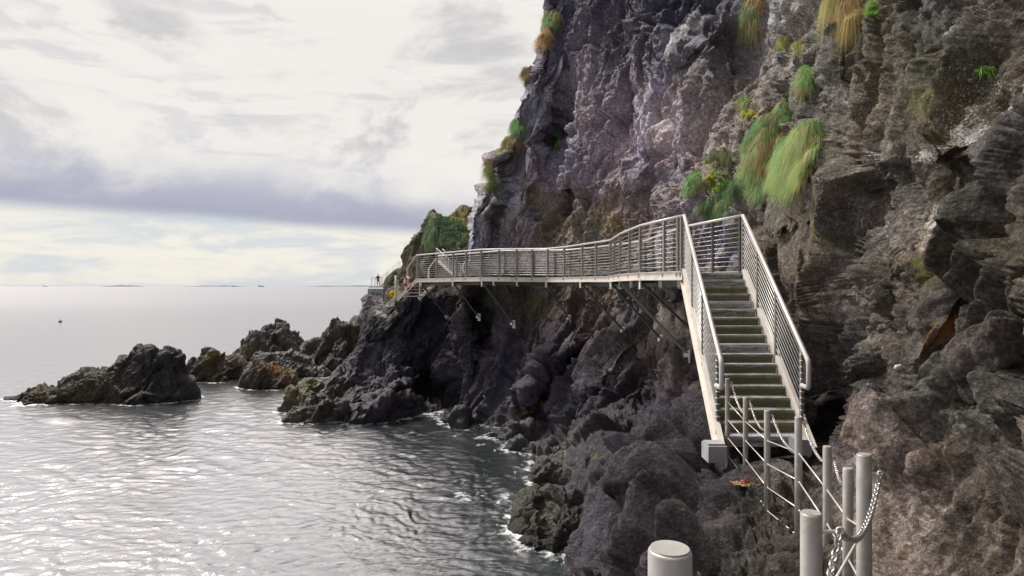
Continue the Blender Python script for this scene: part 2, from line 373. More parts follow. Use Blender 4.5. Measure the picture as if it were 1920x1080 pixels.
# ------------------------------------------------------------------ main cliff
silx = np.array([(-1200, 1110), (-200, 1060), (0, 1032), (120, 1003), (210, 966), (260, 942), (330, 910), (400, 886), (460, 878), (520, 872), (600, 865), (700, 862), (800, 862), (950, 870), (1080, 880), (1300, 880), (1700, 880), (2600, 880)], float)
rows = [-1200, -200, 0, 120, 240, 340, 430, 520, 600, 680, 760, 850, 950, 1080, 1300, 1700, 2600]
colx = [1120, 1180, 1240, 1300, 1360, 1420, 1470, 1520, 1580, 1650, 1740, 1840, 1960, 2150, 2500]
D = np.array([
[45,44,43,42,40,38,35,32,29,26,23,18,15,12.5,10.5,8.5,7,5.5,3.6],
[35,34.5,34,33,31.5,29.5,27,25,23,20.5,18.5,15,12.5,10.5,8.5,7,5.8,4.2,2.6],
[33,32.5,32,31,29.5,27.5,25,23,21,18.5,16.5,12.8,10.8,9,7.4,6.1,5,3.7,2.3],
[31.5,31,30.5,29.5,28,26,23.5,21,19,17,15,12.3,10.3,8.4,6.9,5.7,4.7,3.5,2.2],
[30,29.5,29,28.2,26.6,24.6,22,19.6,17.6,15.6,14,11.3,9.5,7.8,6.2,5.2,4.4,3.3,2.1],
[29,28.7,28.2,27.4,25.9,23.8,21.2,18.8,16.7,14.8,13.2,11,9.3,7.6,6.0,5.0,4.2,3.1,2.0],
[28.5,28.2,27.9,27.2,25.6,23.3,20.7,18,15.8,13.6,12.3,10.8,9,7.4,5.9,4.9,4.1,3,1.95],
[28.3,28,27.7,27,25.2,22.9,20.4,17.6,15.3,13.3,12,10.6,8.8,7.2,5.7,4.7,4,2.9,1.9],
[28.3,28.0,26.9,26.2,24.6,23.0,21.0,18.4,16.2,14,12.6,10.9,8.9,7.1,5.6,4.6,3.9,2.8,1.9],
[27.5,26.8,25.5,24.6,22.9,21.4,19.4,16.8,14.4,12.4,11.4,10.3,8.7,7.0,5.5,4.6,3.8,2.75,1.85],
[26.8,25.8,24.2,23.2,21.4,19.4,16.8,14,11.8,10.8,10.2,9.4,8.2,6.7,5.3,4.4,3.7,2.7,1.8],
[25,23.5,21.2,20.3,18.3,15.8,12.7,10.6,9.1,8.6,8.3,8.0,7.1,6.0,4.8,4.1,3.5,2.6,1.75],
[19.2,19.2,19.2,17,15,12.6,10.2,7.8,6.7,6.45,6.3,6.1,5.6,4.9,4.2,3.6,3.1,2.4,1.65],
[14.6,14.6,14.6,14,12.2,10.2,7.8,5.5,4.85,4.7,4.55,4.45,4.2,3.7,3.3,3.0,2.6,2.1,1.5],
[10.4,10.4,10.4,10.2,9.2,7.6,5,3.0,2.65,2.6,2.55,2.5,2.45,2.35,2.2,2,1.8,1.5,1.2],
[6.8,6.8,6.8,6.6,6,4.6,2.8,1.75,1.62,1.6,1.6,1.6,1.58,1.55,1.5,1.4,1.3,1.15,.95],
[3.8,3.8,3.8,3.6,3.2,2.2,1.2,.92,.92,.92,.92,.92,.92,.9,.88,.85,.8,.75,.7]], float)
nr, nc0 = D.shape
PXc = np.zeros((nr, nc0))
for i, r in enumerate(rows):
    s = np.interp(r, silx[:, 0], silx[:, 1])
    PXc[i, :4] = s+(1120-s)*np.array([0, .25, .5, .75]); PXc[i, 4:] = colx
# dense rows / columns
ry = np.concatenate([np.linspace(-1200, -200, 40)[:-1], np.linspace(-200, -12, 50)[:-1], np.linspace(-12, 1092, 720)[:-1], np.linspace(1092, 1300, 50)[:-1], np.linspace(1300, 2600, 50)])
cu = np.arange(nc0, dtype=float)
def cidx(px): return np.interp(px, [872, 934, 996, 1058]+colx, cu)
cq = np.concatenate([cidx(np.linspace(872, 1070, 138))[:-1], cidx(np.linspace(1070, 1340, 420))[:-1], cidx(np.linspace(1340, 1940, 430))[:-1], np.linspace(cidx(1940), nc0-1, 60)])
Dd = hermite(rows, np.log(D), ry); Pd = np.stack([np.interp(ry, rows, PXc[:, j]) for j in range(nc0)], 1)
Pd[:, 0] = hermite(silx[:, 0], silx[:, 1], ry)
for j in (1, 2, 3): Pd[:, j] = Pd[:, 0]+(1120-Pd[:, 0])*.25*j
Dd = np.exp(hermite(cu, Dd.T, cq).T); Pd = hermite(cu, Pd.T, cq).T
PYd = np.repeat(ry[:, None], Dd.shape[1], 1)
BUMPS = [(1600, 300, 45, 60, -.75, -20), (1600, 410, 60, 35, .45), (1730, 290, 50, 60, -.75, -40), (1845, 330, 80, 50, .3, -15), (1790, 190, 140, 45, -.35, -35),
 (1530, 600, 26, 60, 1.1, 10), (1548, 800, 30, 50, 1.3), (1850, 1020, 80, 55, .8), (1640, 520, 34, 120, -.3, 15), (1718, 640, 22, 130, .32, -18), (1880, 430, 50, 90, .4), (1690, 480, 28, 70, .25, 10),
 (1040, 250, 22, 95, 1.7, 14), (1000, 130, 30, 80, -.6, 20), (1130, 420, 45, 40, -.5, 40), (1150, 340, 110, 16, -.55, 5), (1100, 375, 90, 10, .4, 5), (1330, 60, 60, 30, -1.5, -35), (1290, 150, 70, 50, .8, -30),
 (935, 420, 14, 70, 1.0, 12), (1340, 130, 26, 60, -.9, 25), (1560, 120, 25, 70, -.7, 12), (1520, 330, 22, 40, -.5), (1510, 400, 26, 30, .6), (880, 640, 30, 90, 1.6, 20), (1210, 760, 30, 60, 1.2, 30), (1030, 800, 40, 30, .9), (1270, 560, 60, 20, .5),
 (1130, 690, 26, 90, -.9, 38), (990, 720, 24, 90, -.8, 38), (1060, 700, 16, 90, .8, 38), (1180, 640, 60, 22, -.4), (1330, 860, 40, 25, -.1), (1690, 820, 60, 40, -.15), (1760, 900, 26, 90, -.25, -30), (1800, 560, 20, 100, -.3, -8), (1900, 620, 60, 70, -.35), (1900, 700, 50, 30, .4, -20),
 (1250, 900, 50, 20, .5, -30), (1180, 960, 60, 20, -.5, -40), (1290, 1010, 60, 14, .3, -40)]
for (cx, cy, rx, ryy, a, *an) in BUMPS:
    an = R(an[0]) if an else 0.; dx = Pd-cx; dy = PYd-cy
    ux = (dx*math.cos(an)+dy*math.sin(an))/rx; uy = (-dx*math.sin(an)+dy*math.cos(an))/ryy
    Dd = Dd+a*np.clip(Dd/(10 if cy < 900 else 16), 0, 1)*(1.25 if cx > 1490 and cy < 900 else .9 if cx > 1490 else 1.3)*np.exp(-(ux*ux+uy*uy))
G = np.stack([(Pd-960)/F*Dd, Dd, H+(537-PYd)/F*Dd], -1)
# wrap the left edge away behind, carry the right edge on past the camera
def ext(base, offs):
    return [base+np.array(o, float) for o in offs]
L0 = G[:, 0]
left = ext(L0, [(9, 14, -1), (4, 9, -.5), (2.2, 6.5, 0), (1.2, 4.5, 0), (.5, 2.8, 0), (.15, 1.5, 0), (.0, .7, 0)])
Rr = G[:, -1]
right = []
for k, (x, y) in enumerate([(2.5, .6), (2.6, -.5), (2.7, -2), (2.9, -4), (3.2, -7), (3.6, -11)]):
    q = Rr.copy(); w = sstep(H-2.2, H-.9, q[:, 2]); q[:, 0] = Rr[:, 0]*(1-w)*.8+w*np.maximum(x, Rr[:, 0]+.1*k); q[:, 1] = y*(.3+.7*w) if True else y
    q[:, 1] = np.minimum(Rr[:, 1]-.15*(k+1), y); right.append(q)
G = np.concatenate([np.stack(left, 1), G, np.stack(right, 1)], 1)
PXg = np.concatenate([np.repeat(Pd[:, :1], len(left), 1), Pd, np.repeat(Pd[:, -1:], len(right), 1)], 1)
PYg = np.repeat(ry[:, None], G.shape[1], 1)
wl = 1-sstep(1300, 1400, PXg)
path = sstep(1320, 1370, PXg)*sstep(800, 870, PYg)*(1-sstep(1600, 1800, PXg))
deckz = np.exp(-((PYg-500)/90)**2)*(1-sstep(1390, 1480, PXg))
near = sstep(1380, 1560, PXg)
big = (1.15*(1-near)+.85*near)*(1-.6*deckz)*(1-.75*path)*(1-.5*near*sstep(780, 880, PYg))*(1-.45*sstep(1640, 1760, PXg))
mid = (1.35*(1-near)+1.65*near)*(1-.6*path)*(1-.3*deckz)
fine = 1.3*(1-near)+1.15*near
fine = fine*(1-.6*np.exp(-((PXg-1190)/130)**2-((PYg-1000)/110)**2))
cap = 9-8.95*sstep(1380, 1420, PXg)*(1-sstep(1535, 1600, PXg))*sstep(380, 430, PYg)*(1-sstep(780, 850, PYg))
cap = np.minimum(cap, 9-8.92*sstep(1310, 1340, PXg)*sstep(820, 860, PYg)*(1-sstep(1660, 1720, PXg)))
cap = np.minimum(cap, 9-8.8*sstep(380, 430, PYg)*(1-sstep(560, 620, PYg))*(1-sstep(1390, 1420, PXg)))
cap = np.minimum(cap, 9-8.97*sstep(545, 575, PYg)*(1-sstep(675, 710, PYg))*(1-sstep(1390, 1420, PXg)))
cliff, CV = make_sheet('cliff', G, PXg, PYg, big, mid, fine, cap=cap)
tag(cliff, 'dark basalt sea cliff with purple, brown and lichen streaked faces rising above the walkway', None, None, 'structure')

# ------------------------------------------------------------------ column sheets for the other masses
def col_sheet(name, cols, big, mid, fine, painter, nrow=260, ncol=300, back=((0, 3, -.6), (.5, 8, -4))):
    pts = []; pp = []
    K = 120
    for (px, prof) in cols:
        Ps = [W(px, py, Y) for py, Y in prof]; sc = [(px, py) for py, Y in prof]
        t = Ps[0]; Ps = [t+np.array(o, float) for o in back[::-1]]+Ps; sc = [sc[0]]*len(back)+sc
        b = Ps[-1].copy(); b[2] = -1.4; b[1] -= .3; Ps.append(b); sc.append(sc[-1])
        Ps = np.array(Ps); sc = np.array(sc, float)
        wgt = np.r_[[1.2]*len(back), np.maximum(np.abs(np.diff([p[0] for p in prof]))/20., .6), [.8]]
        s = np.r_[0, np.cumsum(wgt)]; s /= s[-1]
        q = np.linspace(0, 1, nrow)
        pts.append(hermite(s, Ps, q)); pp.append(np.stack([np.interp(q, s, sc[:, 0]), np.interp(q, s, sc[:, 1])], -1))
    pts = np.array(pts); pp = np.array(pp); xs = np.array([c[0] for c in cols], float)
    xq = np.linspace(xs[0], xs[-1], ncol)
    G = hermite(xs, pts, xq).transpose(1, 0, 2)
    PP = np.stack([np.stack([np.interp(xq, xs, pp[:, r, k]) for r in range(nrow)], 0) for k in (0, 1)], -1)
    o, V = make_sheet(name, G, PP[..., 0], PP[..., 1], big, mid, fine, painter)
    return o, V

def painter_lower(px, py, P):
    pts = [(560, 740, 50, (.1, .085, .05)), (620, 730, 40, (.09, .08, .05)), (560, 780, 40, (.09, .08, .065)), (660, 700, 40, (.09, .075, .11)), (700, 650, 30, (.1, .1, .13)), (720, 600, 30, (.16, .16, .15)), (745, 570, 20, (.2, .18, .12)), (760, 620, 40, PUR), (800, 600, 40, NAVY), (840, 640, 40, PUR), (700, 740, 50, (.07, .055, .085)), (800, 740, 50, WET), (860, 700, 50, PUR), (880, 560, 40, (.07, .065, .055)), (720, 690, 30, (.07, .08, .11))]
    c = np.array([1., .98, 1.02])*.45*rbf(px, py, pts, P, 20.)*(1+.5*np.clip(fbm(P/.9+11, 4)[..., None], -.9, 1.2))
    m = blobs(px, py, [(560, 735, 60, 14, .8), (640, 725, 40, 10, .6), (745, 565, 14, 20, .7), (705, 600, 14, 20, .5)], P)
    l = blobs(px, py, [(715, 600, 20, 40, .7), (745, 580, 14, 30, .7), (830, 705, 20, 14, .5)], P)
    wet = .3+.7*(1-sstep(.6, 3.6, P[..., 2])); return c, np.stack([l, m, 0*m, wet], -1)
lower, LV = col_sheet('rock_shore', [
 (505, [(800, 29), (815, 28), (830, 27)]), (527, [(768, 28.8), (780, 28), (792, 26.8)]), (545, [(736, 29), (760, 28), (792, 26.5)]), (600, [(724, 29.5), (750, 28), (796, 26)]), (625, [(702, 30.3), (740, 28.3), (798, 26)]),
 (660, [(690, 31.3), (730, 28.6), (798, 26)]), (680, [(655, 32), (700, 30), (750, 28), (798, 26)]), (697, [(603, 32.5), (660, 30.8), (730, 28.6), (797, 26)]), (722, [(580, 32.5), (640, 31), (720, 29), (796, 26)]),
 (748, [(552, 32.3), (620, 31), (700, 29.8), (792, 26.4)]), (790, [(548, 32.6), (600, 31.3), (690, 30.5), (750, 30.5), (790, 27.4)]), (838, [(537, 32), (594, 30.9), (680, 30), (760, 29.4), (798, 26)]),
 (880, [(522, 30.5), (595, 29.3), (680, 28), (770, 26.8), (810, 25)]), (925, [(520, 30), (600, 29.5), (700, 29), (780, 28.5), (820, 28)])],
 .75, 1.15, 1.15, painter_lower, 330, 420)
tag(lower, 'dark purple rock spur at the waterline under the far end of the walkway', None, None, 'structure')

def painter_head(px, py, P):
    pts = [(760, 490, 25, (.14, .13, .1)), (775, 450, 20, (.16, .15, .1)), (808, 402, 12, (.13, .11, .07)), (835, 440, 35, GRN), (800, 430, 20, (.05, .08, .03)), (868, 397, 14, (.17, .14, .06)), (840, 500, 50, (.1, .09, .06)), (740, 530, 20, (.08, .085, .06)), (720, 600, 60, (.09, .08, .07)), (790, 480, 25, (.09, .09, .06)), (880, 430, 20, (.12, .12, .08))]
    c = .72*rbf(px, py, pts, P, 8.)*(1+.5*np.clip(fbm(P/1.2+11, 4)[..., None], -.9, 1.2))
    m = blobs(px, py, [(760, 500, 25, 30, .6), (745, 530, 20, 30, .5)], P, 8.); return c, np.stack([0*m, m, 0*m, 0*m+.2], -1)
head, HV = col_sheet('headland', [
 (724, [(556, 49), (600, 46), (640, 44), (700, 42)]), (731, [(530, 48), (580, 45), (660, 42), (712, 40)]), (741, [(512, 47), (570, 44), (660, 41), (715, 38.5)]),
 (757, [(498, 45), (560, 42), (650, 40), (715, 38)]), (766, [(474, 44), (540, 41), (640, 39), (715, 37)]), (774, [(447, 43), (490, 41), (540, 39.5), (640, 38)]), (787, [(434, 42.5), (480, 40.5), (540, 38.5), (640, 37)]),
 (798, [(412, 42), (440, 40), (490, 38.5), (540, 37), (600, 36)]), (806, [(396, 42), (425, 39.8), (470, 38), (530, 36), (600, 35.5)]), (815, [(397, 42), (415, 39.5), (460, 37.5), (520, 35.8), (600, 35)]), (826, [(406, 42), (420, 39.3), (460, 37.3), (520, 35.5), (600, 34.5)]),
 (843, [(407, 42), (425, 39), (460, 37), (520, 35), (600, 34)]), (855, [(395, 44), (415, 40), (460, 37), (520, 35), (600, 34)]), (872, [(390, 45), (410, 41), (455, 37), (520, 35), (600, 34)]), (885, [(394, 45), (415, 41), (455, 37), (520, 35), (600, 34)]), (930, [(410, 45), (430, 41), (460, 38), (520, 36), (600, 35)])],
 .3, .65, 1., painter_head, 260, 360)
tag(head, 'grassy topped rocky headland behind the far end of the walkway', None, None, 'structure')
def painter_far(px, py, P):
    c = rbf(px, py, [(700, 580, 60, (.11, .095, .1)), (670, 620, 40, (.1, .09, .085)), (720, 560, 30, (.12, .1, .11))], P, 8.)*(1+.5*np.clip(fbm(P/1.5+11, 4)[..., None], -.9, 1.2))
    m = 0*px; return c, np.stack([m, m+.2, m, m+.4], -1)
far, FV = col_sheet('far_shore', [
 (650, [(648, 60), (655, 57)]), (663, [(612, 68), (630, 66), (645, 63)]), (676, [(588, 76), (610, 72), (640, 66)]), (690, [(557, 86), (600, 78), (632, 71)]), (705, [(554, 89), (600, 79), (632, 71)]), (722, [(553, 90), (600, 79), (632, 71)]), (745, [(551, 93), (600, 79), (632, 71)]), (790, [(545, 95), (600, 79), (632, 71)])],
 .7, 1., 1., painter_far, 160, 220)
tag(far, 'far rock shore sloping to the sea below the viewing platform', None, None, 'structure')

# ------------------------------------------------------------------ rocks standing in the sea
SHORE = [CV, LV, HV]
def loaf(name, label, outline, Yf, Yb, pal, seed, moss=None, orange=None, amp=1., ncol=240, nrow=150, res=None, group=None, wet=.6):
    """outline: (px, py) of the crest; Yf = nearest waterline distance, Yb = far side."""
    xs = np.array([o[0] for o in outline], float); ys = np.array([o[1] for o in outline], float)
    xq = np.linspace(xs[0], xs[-1], ncol); yq = np.interp(xq, xs, ys); yq = np.convolve(np.pad(yq, 2, 'edge'), [.1, .2, .4, .2, .1], 'valid')
    Ym = (Yf+Yb)/2
    X = (xq-960)/F*Ym; Z = H+(537-yq)/F*Ym
    Z = np.maximum(Z*.93-.05, .12); u = (xq-xs[0])/(xs[-1]-xs[0])
    prof = np.sin(np.pi*np.clip(u, 0, 1))**.45
    th = np.linspace(0, np.pi, nrow)
    hd = (Yb-Yf)/2*prof
    c = -np.cos(th); s = np.sin(th)
    cy = np.sign(c)*np.abs(c)**.9; sz = s**.9
    G = np.zeros((nrow, ncol, 3)); G[..., 0] = X[None]+(0*th)[:, None]; G[..., 1] = Ym+cy[:, None]*hd[None]
    G[..., 2] = -.9+(Z[None]+.9)*sz[:, None]
    P = G+seed*13.7
    n = normals(G); cen = np.array([X.mean(), Ym, -.5]); sg = np.sign(np.median(((G-cen)*n).sum(-1))); n *= sg
    edge = np.clip(np.minimum(u, 1-u)*8, 0.1, 1)[None]
    d = rock_disp(P, .35*amp*edge, 1.1*amp*edge, 1.2*edge)
    f1, f2, v_, t_ = cells(P/1.7); d = d+amp*edge*.5*((v_-.5)+1.3*t_)*np.clip((f2-f1)/.1, 0, 1)
    V = G+n*d[..., None]; SHORE.append(V)
    PX = 960+V[..., 0]/V[..., 1]*F; PY = 537-(V[..., 2]-H)/V[..., 1]*F
    col = .58*rbf(PX, PY, pal, P, 10.)*(1+.5*np.clip(fbm(P/.9, 4)[..., None], -.9, 1.2))
    m = blobs(PX, PY, moss or [(0, 0, 1, 1, 0)], P, 8.); og = blobs(PX, PY, orange or [(0, 0, 1, 1, 0)], P, 8.)
    msk = np.stack([0*m, m, og, 0*m+wet], -1)
    col = col*(.4+.6*sstep(.1, .5, P[..., 2]-seed*13.7+.25*pnoise(P/.6)))[..., None]
    loc = np.array([X.mean(), Ym, 0.])
    me = np_mesh(name, (V-loc).reshape(-1, 3), grid_quads(nrow, ncol), col.reshape(-1, 3), msk.reshape(-1, 4))
    o = link(name, me, M['rock']); o.location = loc; tag(o, label, 'rock', group); return o
BLK = (.055, .05, .055)
loaf('sea_rock', 'largest black rock islet, low and long with a brown tail, farthest left in the sea',
     [(8, 757), (30, 742), (60, 738), (85, 728), (110, 720), (140, 703), (170, 688), (205, 675), (215, 660), (250, 658), (282, 647), (300, 660), (318, 652), (326, 664), (334, 652), (347, 655), (352, 685), (362, 705), (376, 728)], 30.3, 33.5,
     [(60, 745, 60, (.13, .11, .07)), (180, 735, 60, (.11, .095, .06)), (250, 690, 60, BLK), (340, 700, 40, BLK), (300, 740, 40, (.04, .038, .045))], 1, moss=[(90, 740, 90, 20, .5), (240, 745, 60, 10, .4)], amp=.72, ncol=420, nrow=220)
loaf('sea_rock', 'flat topped olive brown rock beside the large black islet, green moss on its left top',
     [(346, 690), (352, 678), (362, 665), (375, 660), (383, 668), (395, 660), (405, 657), (425, 666), (450, 668), (468, 676), (474, 690)], 37.2, 40.5,
     [(370, 690, 30, (.06, .06, .04)), (420, 680, 40, (.14, .1, .065)), (460, 690, 20, (.12, .085, .06))], 2, moss=[(400, 667, 18, 10, .9), (365, 690, 20, 20, .4)], orange=[(430, 675, 30, 8, .4)], amp=.8)
loaf('sea_rock', 'pyramid shaped rock with orange weed on its right slope, between the islets',
     [(447, 712), (455, 692), (468, 680), (482, 670), (492, 672), (510, 676), (530, 685), (548, 697), (562, 712)], 34.4, 37,
     [(465, 700, 25, (.11, .1, .08)), (520, 690, 30, (.22, .13, .05)), (500, 720, 30, (.05, .045, .04))], 3, orange=[(520, 690, 26, 14, .75)], moss=[(535, 698, 20, 10, .7)], amp=.5)
loaf('sea_rock', 'jagged peaked rock standing farthest out behind the other islets',
     [(436, 658), (450, 650), (470, 640), (488, 628), (500, 612), (513, 610), (524, 606), (540, 612), (550, 625), (562, 640), (572, 652), (585, 662)], 47.5, 52,
     [(455, 650, 25, (.15, .13, .08)), (510, 630, 30, (.11, .1, .1)), (550, 640, 30, (.12, .1, .09))], 4, moss=[(455, 652, 20, 8, .6)], amp=1.)
loaf('sea_rock', 'low dark slab of rock awash between the pyramid rock and the shore',
     [(470, 672), (490, 660), (520, 658), (560, 665), (590, 672), (610, 684), (628, 702)], 38.5, 42,
     [(540, 675, 50, (.08, .07, .07)), (600, 690, 20, (.3, .28, .25)), (500, 668, 30, (.06, .055, .055))], 5, moss=[(610, 693, 14, 8, .6)], orange=[(612, 694, 14, 8, .5)], amp=.6, wet=.9)
loaf('sea_rock', 'tall brown black rock leaning against the foot of the headland',
     [(560, 668), (580, 648), (592, 636), (600, 628), (620, 615), (640, 606), (655, 602), (668, 606), (690, 615), (720, 640)], 40.5, 46,
     [(620, 635, 40, (.12, .1, .085)), (670, 650, 30, (.12, .1, .08)), (620, 665, 40, (.05, .045, .045))], 6, amp=1.)
loaf('boulder', 'rounded grey brown boulder at the water edge nearest the camera',
     [(948, 995), (955, 960), (968, 932), (985, 918), (1005, 922), (1020, 945), (1035, 925), (1060, 915), (1090, 925), (1120, 940), (1140, 965), (1160, 995), (1175, 1025)], 13.2, 16.4,
     [(985, 950, 40, (.13, .115, .095)), (1060, 960, 50, (.1, .09, .08)), (1130, 980, 40, (.05, .045, .045)), (1040, 1010, 40, (.12, .105, .09))], 7, moss=[(1000, 940, 60, 30, .4)], amp=.75, ncol=330, nrow=260)
loaf('boulder', 'pale grey rock with cracked top just behind the rounded boulder',
     [(990, 890), (1005, 868), (1020, 855), (1050, 848), (1080, 850), (1110, 858), (1150, 880), (1180, 905)], 17.6, 19.6,
     [(1050, 860, 60, (.17, .155, .14)), (1120, 870, 40, (.11, .1, .085))], 8, amp=.6, moss=[(1120, 870, 40, 12, .6)])

DKB = [(a, b, r, tuple(.85*x for x in c)) for a, b, r, c in [(1150, 1020, 60, (.085, .078, .085)), (1260, 980, 60, (.1, .088, .085)), (1200, 920, 50, (.075, .07, .075)), (1300, 1020, 40, (.12, .1, .09))]]
loaf('boulder', 'dark jagged boulder at the bottom edge left of the short post', [(1080, 1130), (1100, 1085), (1122, 1035), (1150, 1005), (1185, 978), (1215, 985), (1240, 1015), (1262, 1050), (1290, 1110)], 7.6, 9.6, DKB, 9, amp=.6, ncol=330, nrow=300, wet=.5)
loaf('boulder', 'dark rock ridge between the rounded boulder and the fence', [(1120, 985), (1145, 945), (1180, 915), (1215, 900), (1255, 908), (1290, 930), (1325, 960), (1350, 1000)], 9.4, 11.6, DKB, 10, amp=.6, ncol=330, nrow=300, wet=.5, moss=[(1180, 910, 30, 8, .7)], orange=[(1190, 905, 20, 6, .6)])
loaf('boulder', 'dark lump of rock just behind the short post', [(1215, 1060), (1240, 1010), (1270, 985), (1305, 975), (1335, 995), (1360, 1050)], 6.0, 7.2, DKB, 11, amp=.35, ncol=260, nrow=220, wet=.3)
# ------------------------------------------------------------------ sea
def make_sea():
    rad = np.concatenate([np.exp(np.linspace(math.log(6), math.log(12), 60))[:-1], np.exp(np.linspace(math.log(12), math.log(75), 640))[:-1], np.exp(np.linspace(math.log(75), math.log(45000), 150))])
    an = np.concatenate([np.linspace(-150, -44, 30)[:-1], np.linspace(-44, 16, 470)[:-1], np.linspace(16, 110, 40)])
    an = np.radians(an)
    r, a = np.meshgrid(rad, an, indexing='ij')
    X = r*np.sin(a); Y = r*np.cos(a); Z = np.zeros_like(X); gx = np.zeros_like(X); gy = np.zeros_like(X)
    cell = r*.0030
    g = np.random.default_rng(3)
    P3 = np.stack([X, Y, 0*X], -1)
    wx = X+.8*pnoise(P3/3.+5)+.25*pnoise(P3/.9+5); wy = Y+.8*pnoise(P3/3.+45)+.25*pnoise(P3/.9+45)
    patch = .65+.7*sstep(-.4, .5, fbm(P3/9., 2))
    for k in range(110):
        lam = .13*(14.)**(g.random()**2.0); th = math.radians(205)+g.normal()*.8
        A = .0026*lam**.72*(1 if lam < .9 else .5); kx = 2*math.pi/lam
        att = np.clip((lam/cell-2.5)/3., 0, 1)
        if att.max() <= 0: continue
        ph = kx*(wx*math.sin(th)+wy*math.cos(th))+g.random()*6.28
        s = np.sin(ph); Z += att*A*patch*(s+.25*np.cos(2*ph))
    foam = np.zeros_like(X)
    PX = 960+X/np.maximum(Y, .1)*F; PY = 537+H/np.maximum(Y, .1)*F
    for (cx, cy, rx, ry_, a_) in [(985, 880, 40, 16, .9), (1000, 868, 20, 8, 1.), (1060, 1045, 60, 18, 1.), (1090, 1050, 25, 14, 1.1), (1020, 1030, 40, 12, .7), (860, 815, 30, 10, .7), (900, 835, 30, 10, .75), (945, 935, 30, 22, .9), (110, 787, 26, 4, .7), (600, 714, 50, 6, .75), (470, 664, 40, 5, .9), (560, 790, 50, 4, .5), (370, 735, 30, 4, .6), (960, 1000, 20, 30, .7), (500, 728, 60, 4, .6), (250, 757, 110, 3, .6), (860, 840, 60, 20, .35), (950, 900, 70, 40, .45)]:
        foam = np.maximum(foam, .75*a_*np.exp(-((PX-cx)/rx)**2-((PY-cy)/ry_)**2))
    foam[Y < 1] = 0
    from mathutils.kdtree import KDTree
    sh = np.concatenate([v.reshape(-1, 3)[(np.abs(v.reshape(-1, 3)[:, 2]) < .07)] for v in SHORE]); sh = sh[::max(1, len(sh)//25000)]
    kd = KDTree(len(sh))
    for i_, p_ in enumerate(sh.tolist()): kd.insert((p_[0], p_[1], 0), i_)
    kd.balance()
    sel = np.argwhere((Y > 8) & (Y < 60) & (X > -30) & (X < 6)); 
    for (i_, j_) in sel.tolist():
        if (i_ + j_) % 2: continue
        d_ = kd.find((X[i_, j_], Y[i_, j_], 0))[2]
        if d_ < 2.: foam[i_, j_] = max(foam[i_, j_], .8*math.exp(-(d_/.45)**1.2))
    odd = (np.add.outer(np.arange(X.shape[0]), np.arange(X.shape[1])) % 2) == 1
    av = (np.roll(foam, 1, 1)+np.roll(foam, -1, 1)+np.roll(foam, 1, 0)+np.roll(foam, -1, 0))/4; foam = np.where(odd, np.maximum(foam, av), foam)
    Z += .05*foam*np.abs(fbm(P3/.5, 3))
    bowl = np.clip(.35*np.exp(-((PX-110)/40)**2-((PY-788)/7)**2), 0, 1); Z += bowl*.3
    V = np.stack([X, Y, Z], -1)
    me = np_mesh('sea', V.reshape(-1, 3), grid_quads(*X.shape), np.stack([foam]*3, -1).reshape(-1, 3))
    m, nt, b = new_mat('sea_water')
    gm = N(nt, 'ShaderNodeNewGeometry'); at = N(nt, 'ShaderNodeAttribute'); at.attribute_name = 'col'
    nf = N(nt, 'ShaderNodeTexNoise', Scale=3.2, Detail=9., Roughness=.72, Distortion=.8); nt.links.new(gm.outputs['Position'], nf.inputs['Vector'])
    f = mth(nt, 'ADD', nf.outputs[0], mth(nt, 'MULTIPLY', at.outputs['Fac'], .42))
    f = ramp(nt, f, [(.74, 0.), (.92, .9)])
    nw = N(nt, 'ShaderNodeTexNoise', Scale=.05, Detail=2.); nt.links.new(gm.outputs['Position'], nw.inputs['Vector'])
    base = mixc(nt, nw.outputs[0], (.008, .022, .022), (.012, .03, .03))
    c = mixc(nt, f, base, (.75, .77, .78)); nt.links.new(c, b.inputs['Base Color'])
    cd = N(nt, 'ShaderNodeVectorMath'); cd.operation = 'LENGTH'; nt.links.new(gm.outputs['Position'], cd.inputs[0])
    dist = mth(nt, 'DIVIDE', cd.outputs['Value'], 260., clamp=True)
    rg = mth(nt, 'ADD', .15, mth(nt, 'MULTIPLY', dist, .06))
    rg = mth(nt, 'ADD', rg, mth(nt, 'MULTIPLY', f, .5)); nt.links.new(rg, b.inputs['Roughness'])
    b.inputs['IOR'].default_value = 8.0
    mp = N(nt, 'ShaderNodeMapping'); mp.inputs['Scale'].default_value = (.55, 1.3, 1); mp.inputs['Rotation'].default_value = (0, 0, R(12)); nt.links.new(gm.outputs['Position'], mp.inputs[0])
    b1 = N(nt, 'ShaderNodeTexNoise', Scale=3.6, Detail=6., Roughness=.62, Distortion=.4); nt.links.new(mp.outputs[0], b1.inputs['Vector'])
    bp = N(nt, 'ShaderNodeBump', Strength=.42, Distance=.08); nt.links.new(b1.outputs[0], bp.inputs['Height'])
    nt.links.new(bp.outputs[0], b.inputs['Normal']); b.inputs['IOR'].default_value = 1.33; b.inputs['Specular IOR Level'].default_value = 0.
    lw = N(nt, 'ShaderNodeLayerWeight'); nt.links.new(bp.outputs[0], lw.inputs['Normal'])
    fac = ramp(nt, lw.outputs['Facing'], [(.3, .03), (.42, .12), (.54, .5), (.64, .78), (.8, .82), (.9, .73), (1., .65)])
    fac = mth(nt, 'MULTIPLY', fac, mth(nt, 'SUBTRACT', 1., mth(nt, 'MULTIPLY', f, .8)))
    gl = N(nt, 'ShaderNodeBsdfGlossy'); gl.inputs['Color'].default_value = (1, .965, .985, 1); nt.links.new(bp.outputs[0], gl.inputs['Normal']); nt.links.new(rg, gl.inputs['Roughness'])
    ms = N(nt, 'ShaderNodeMixShader'); nt.links.new(fac, ms.inputs[0]); nt.links.new(b.outputs[0], ms.inputs[1]); nt.links.new(gl.outputs[0], ms.inputs[2])
    nt.links.new(ms.outputs[0], nt.nodes['Material Output'].inputs[0])
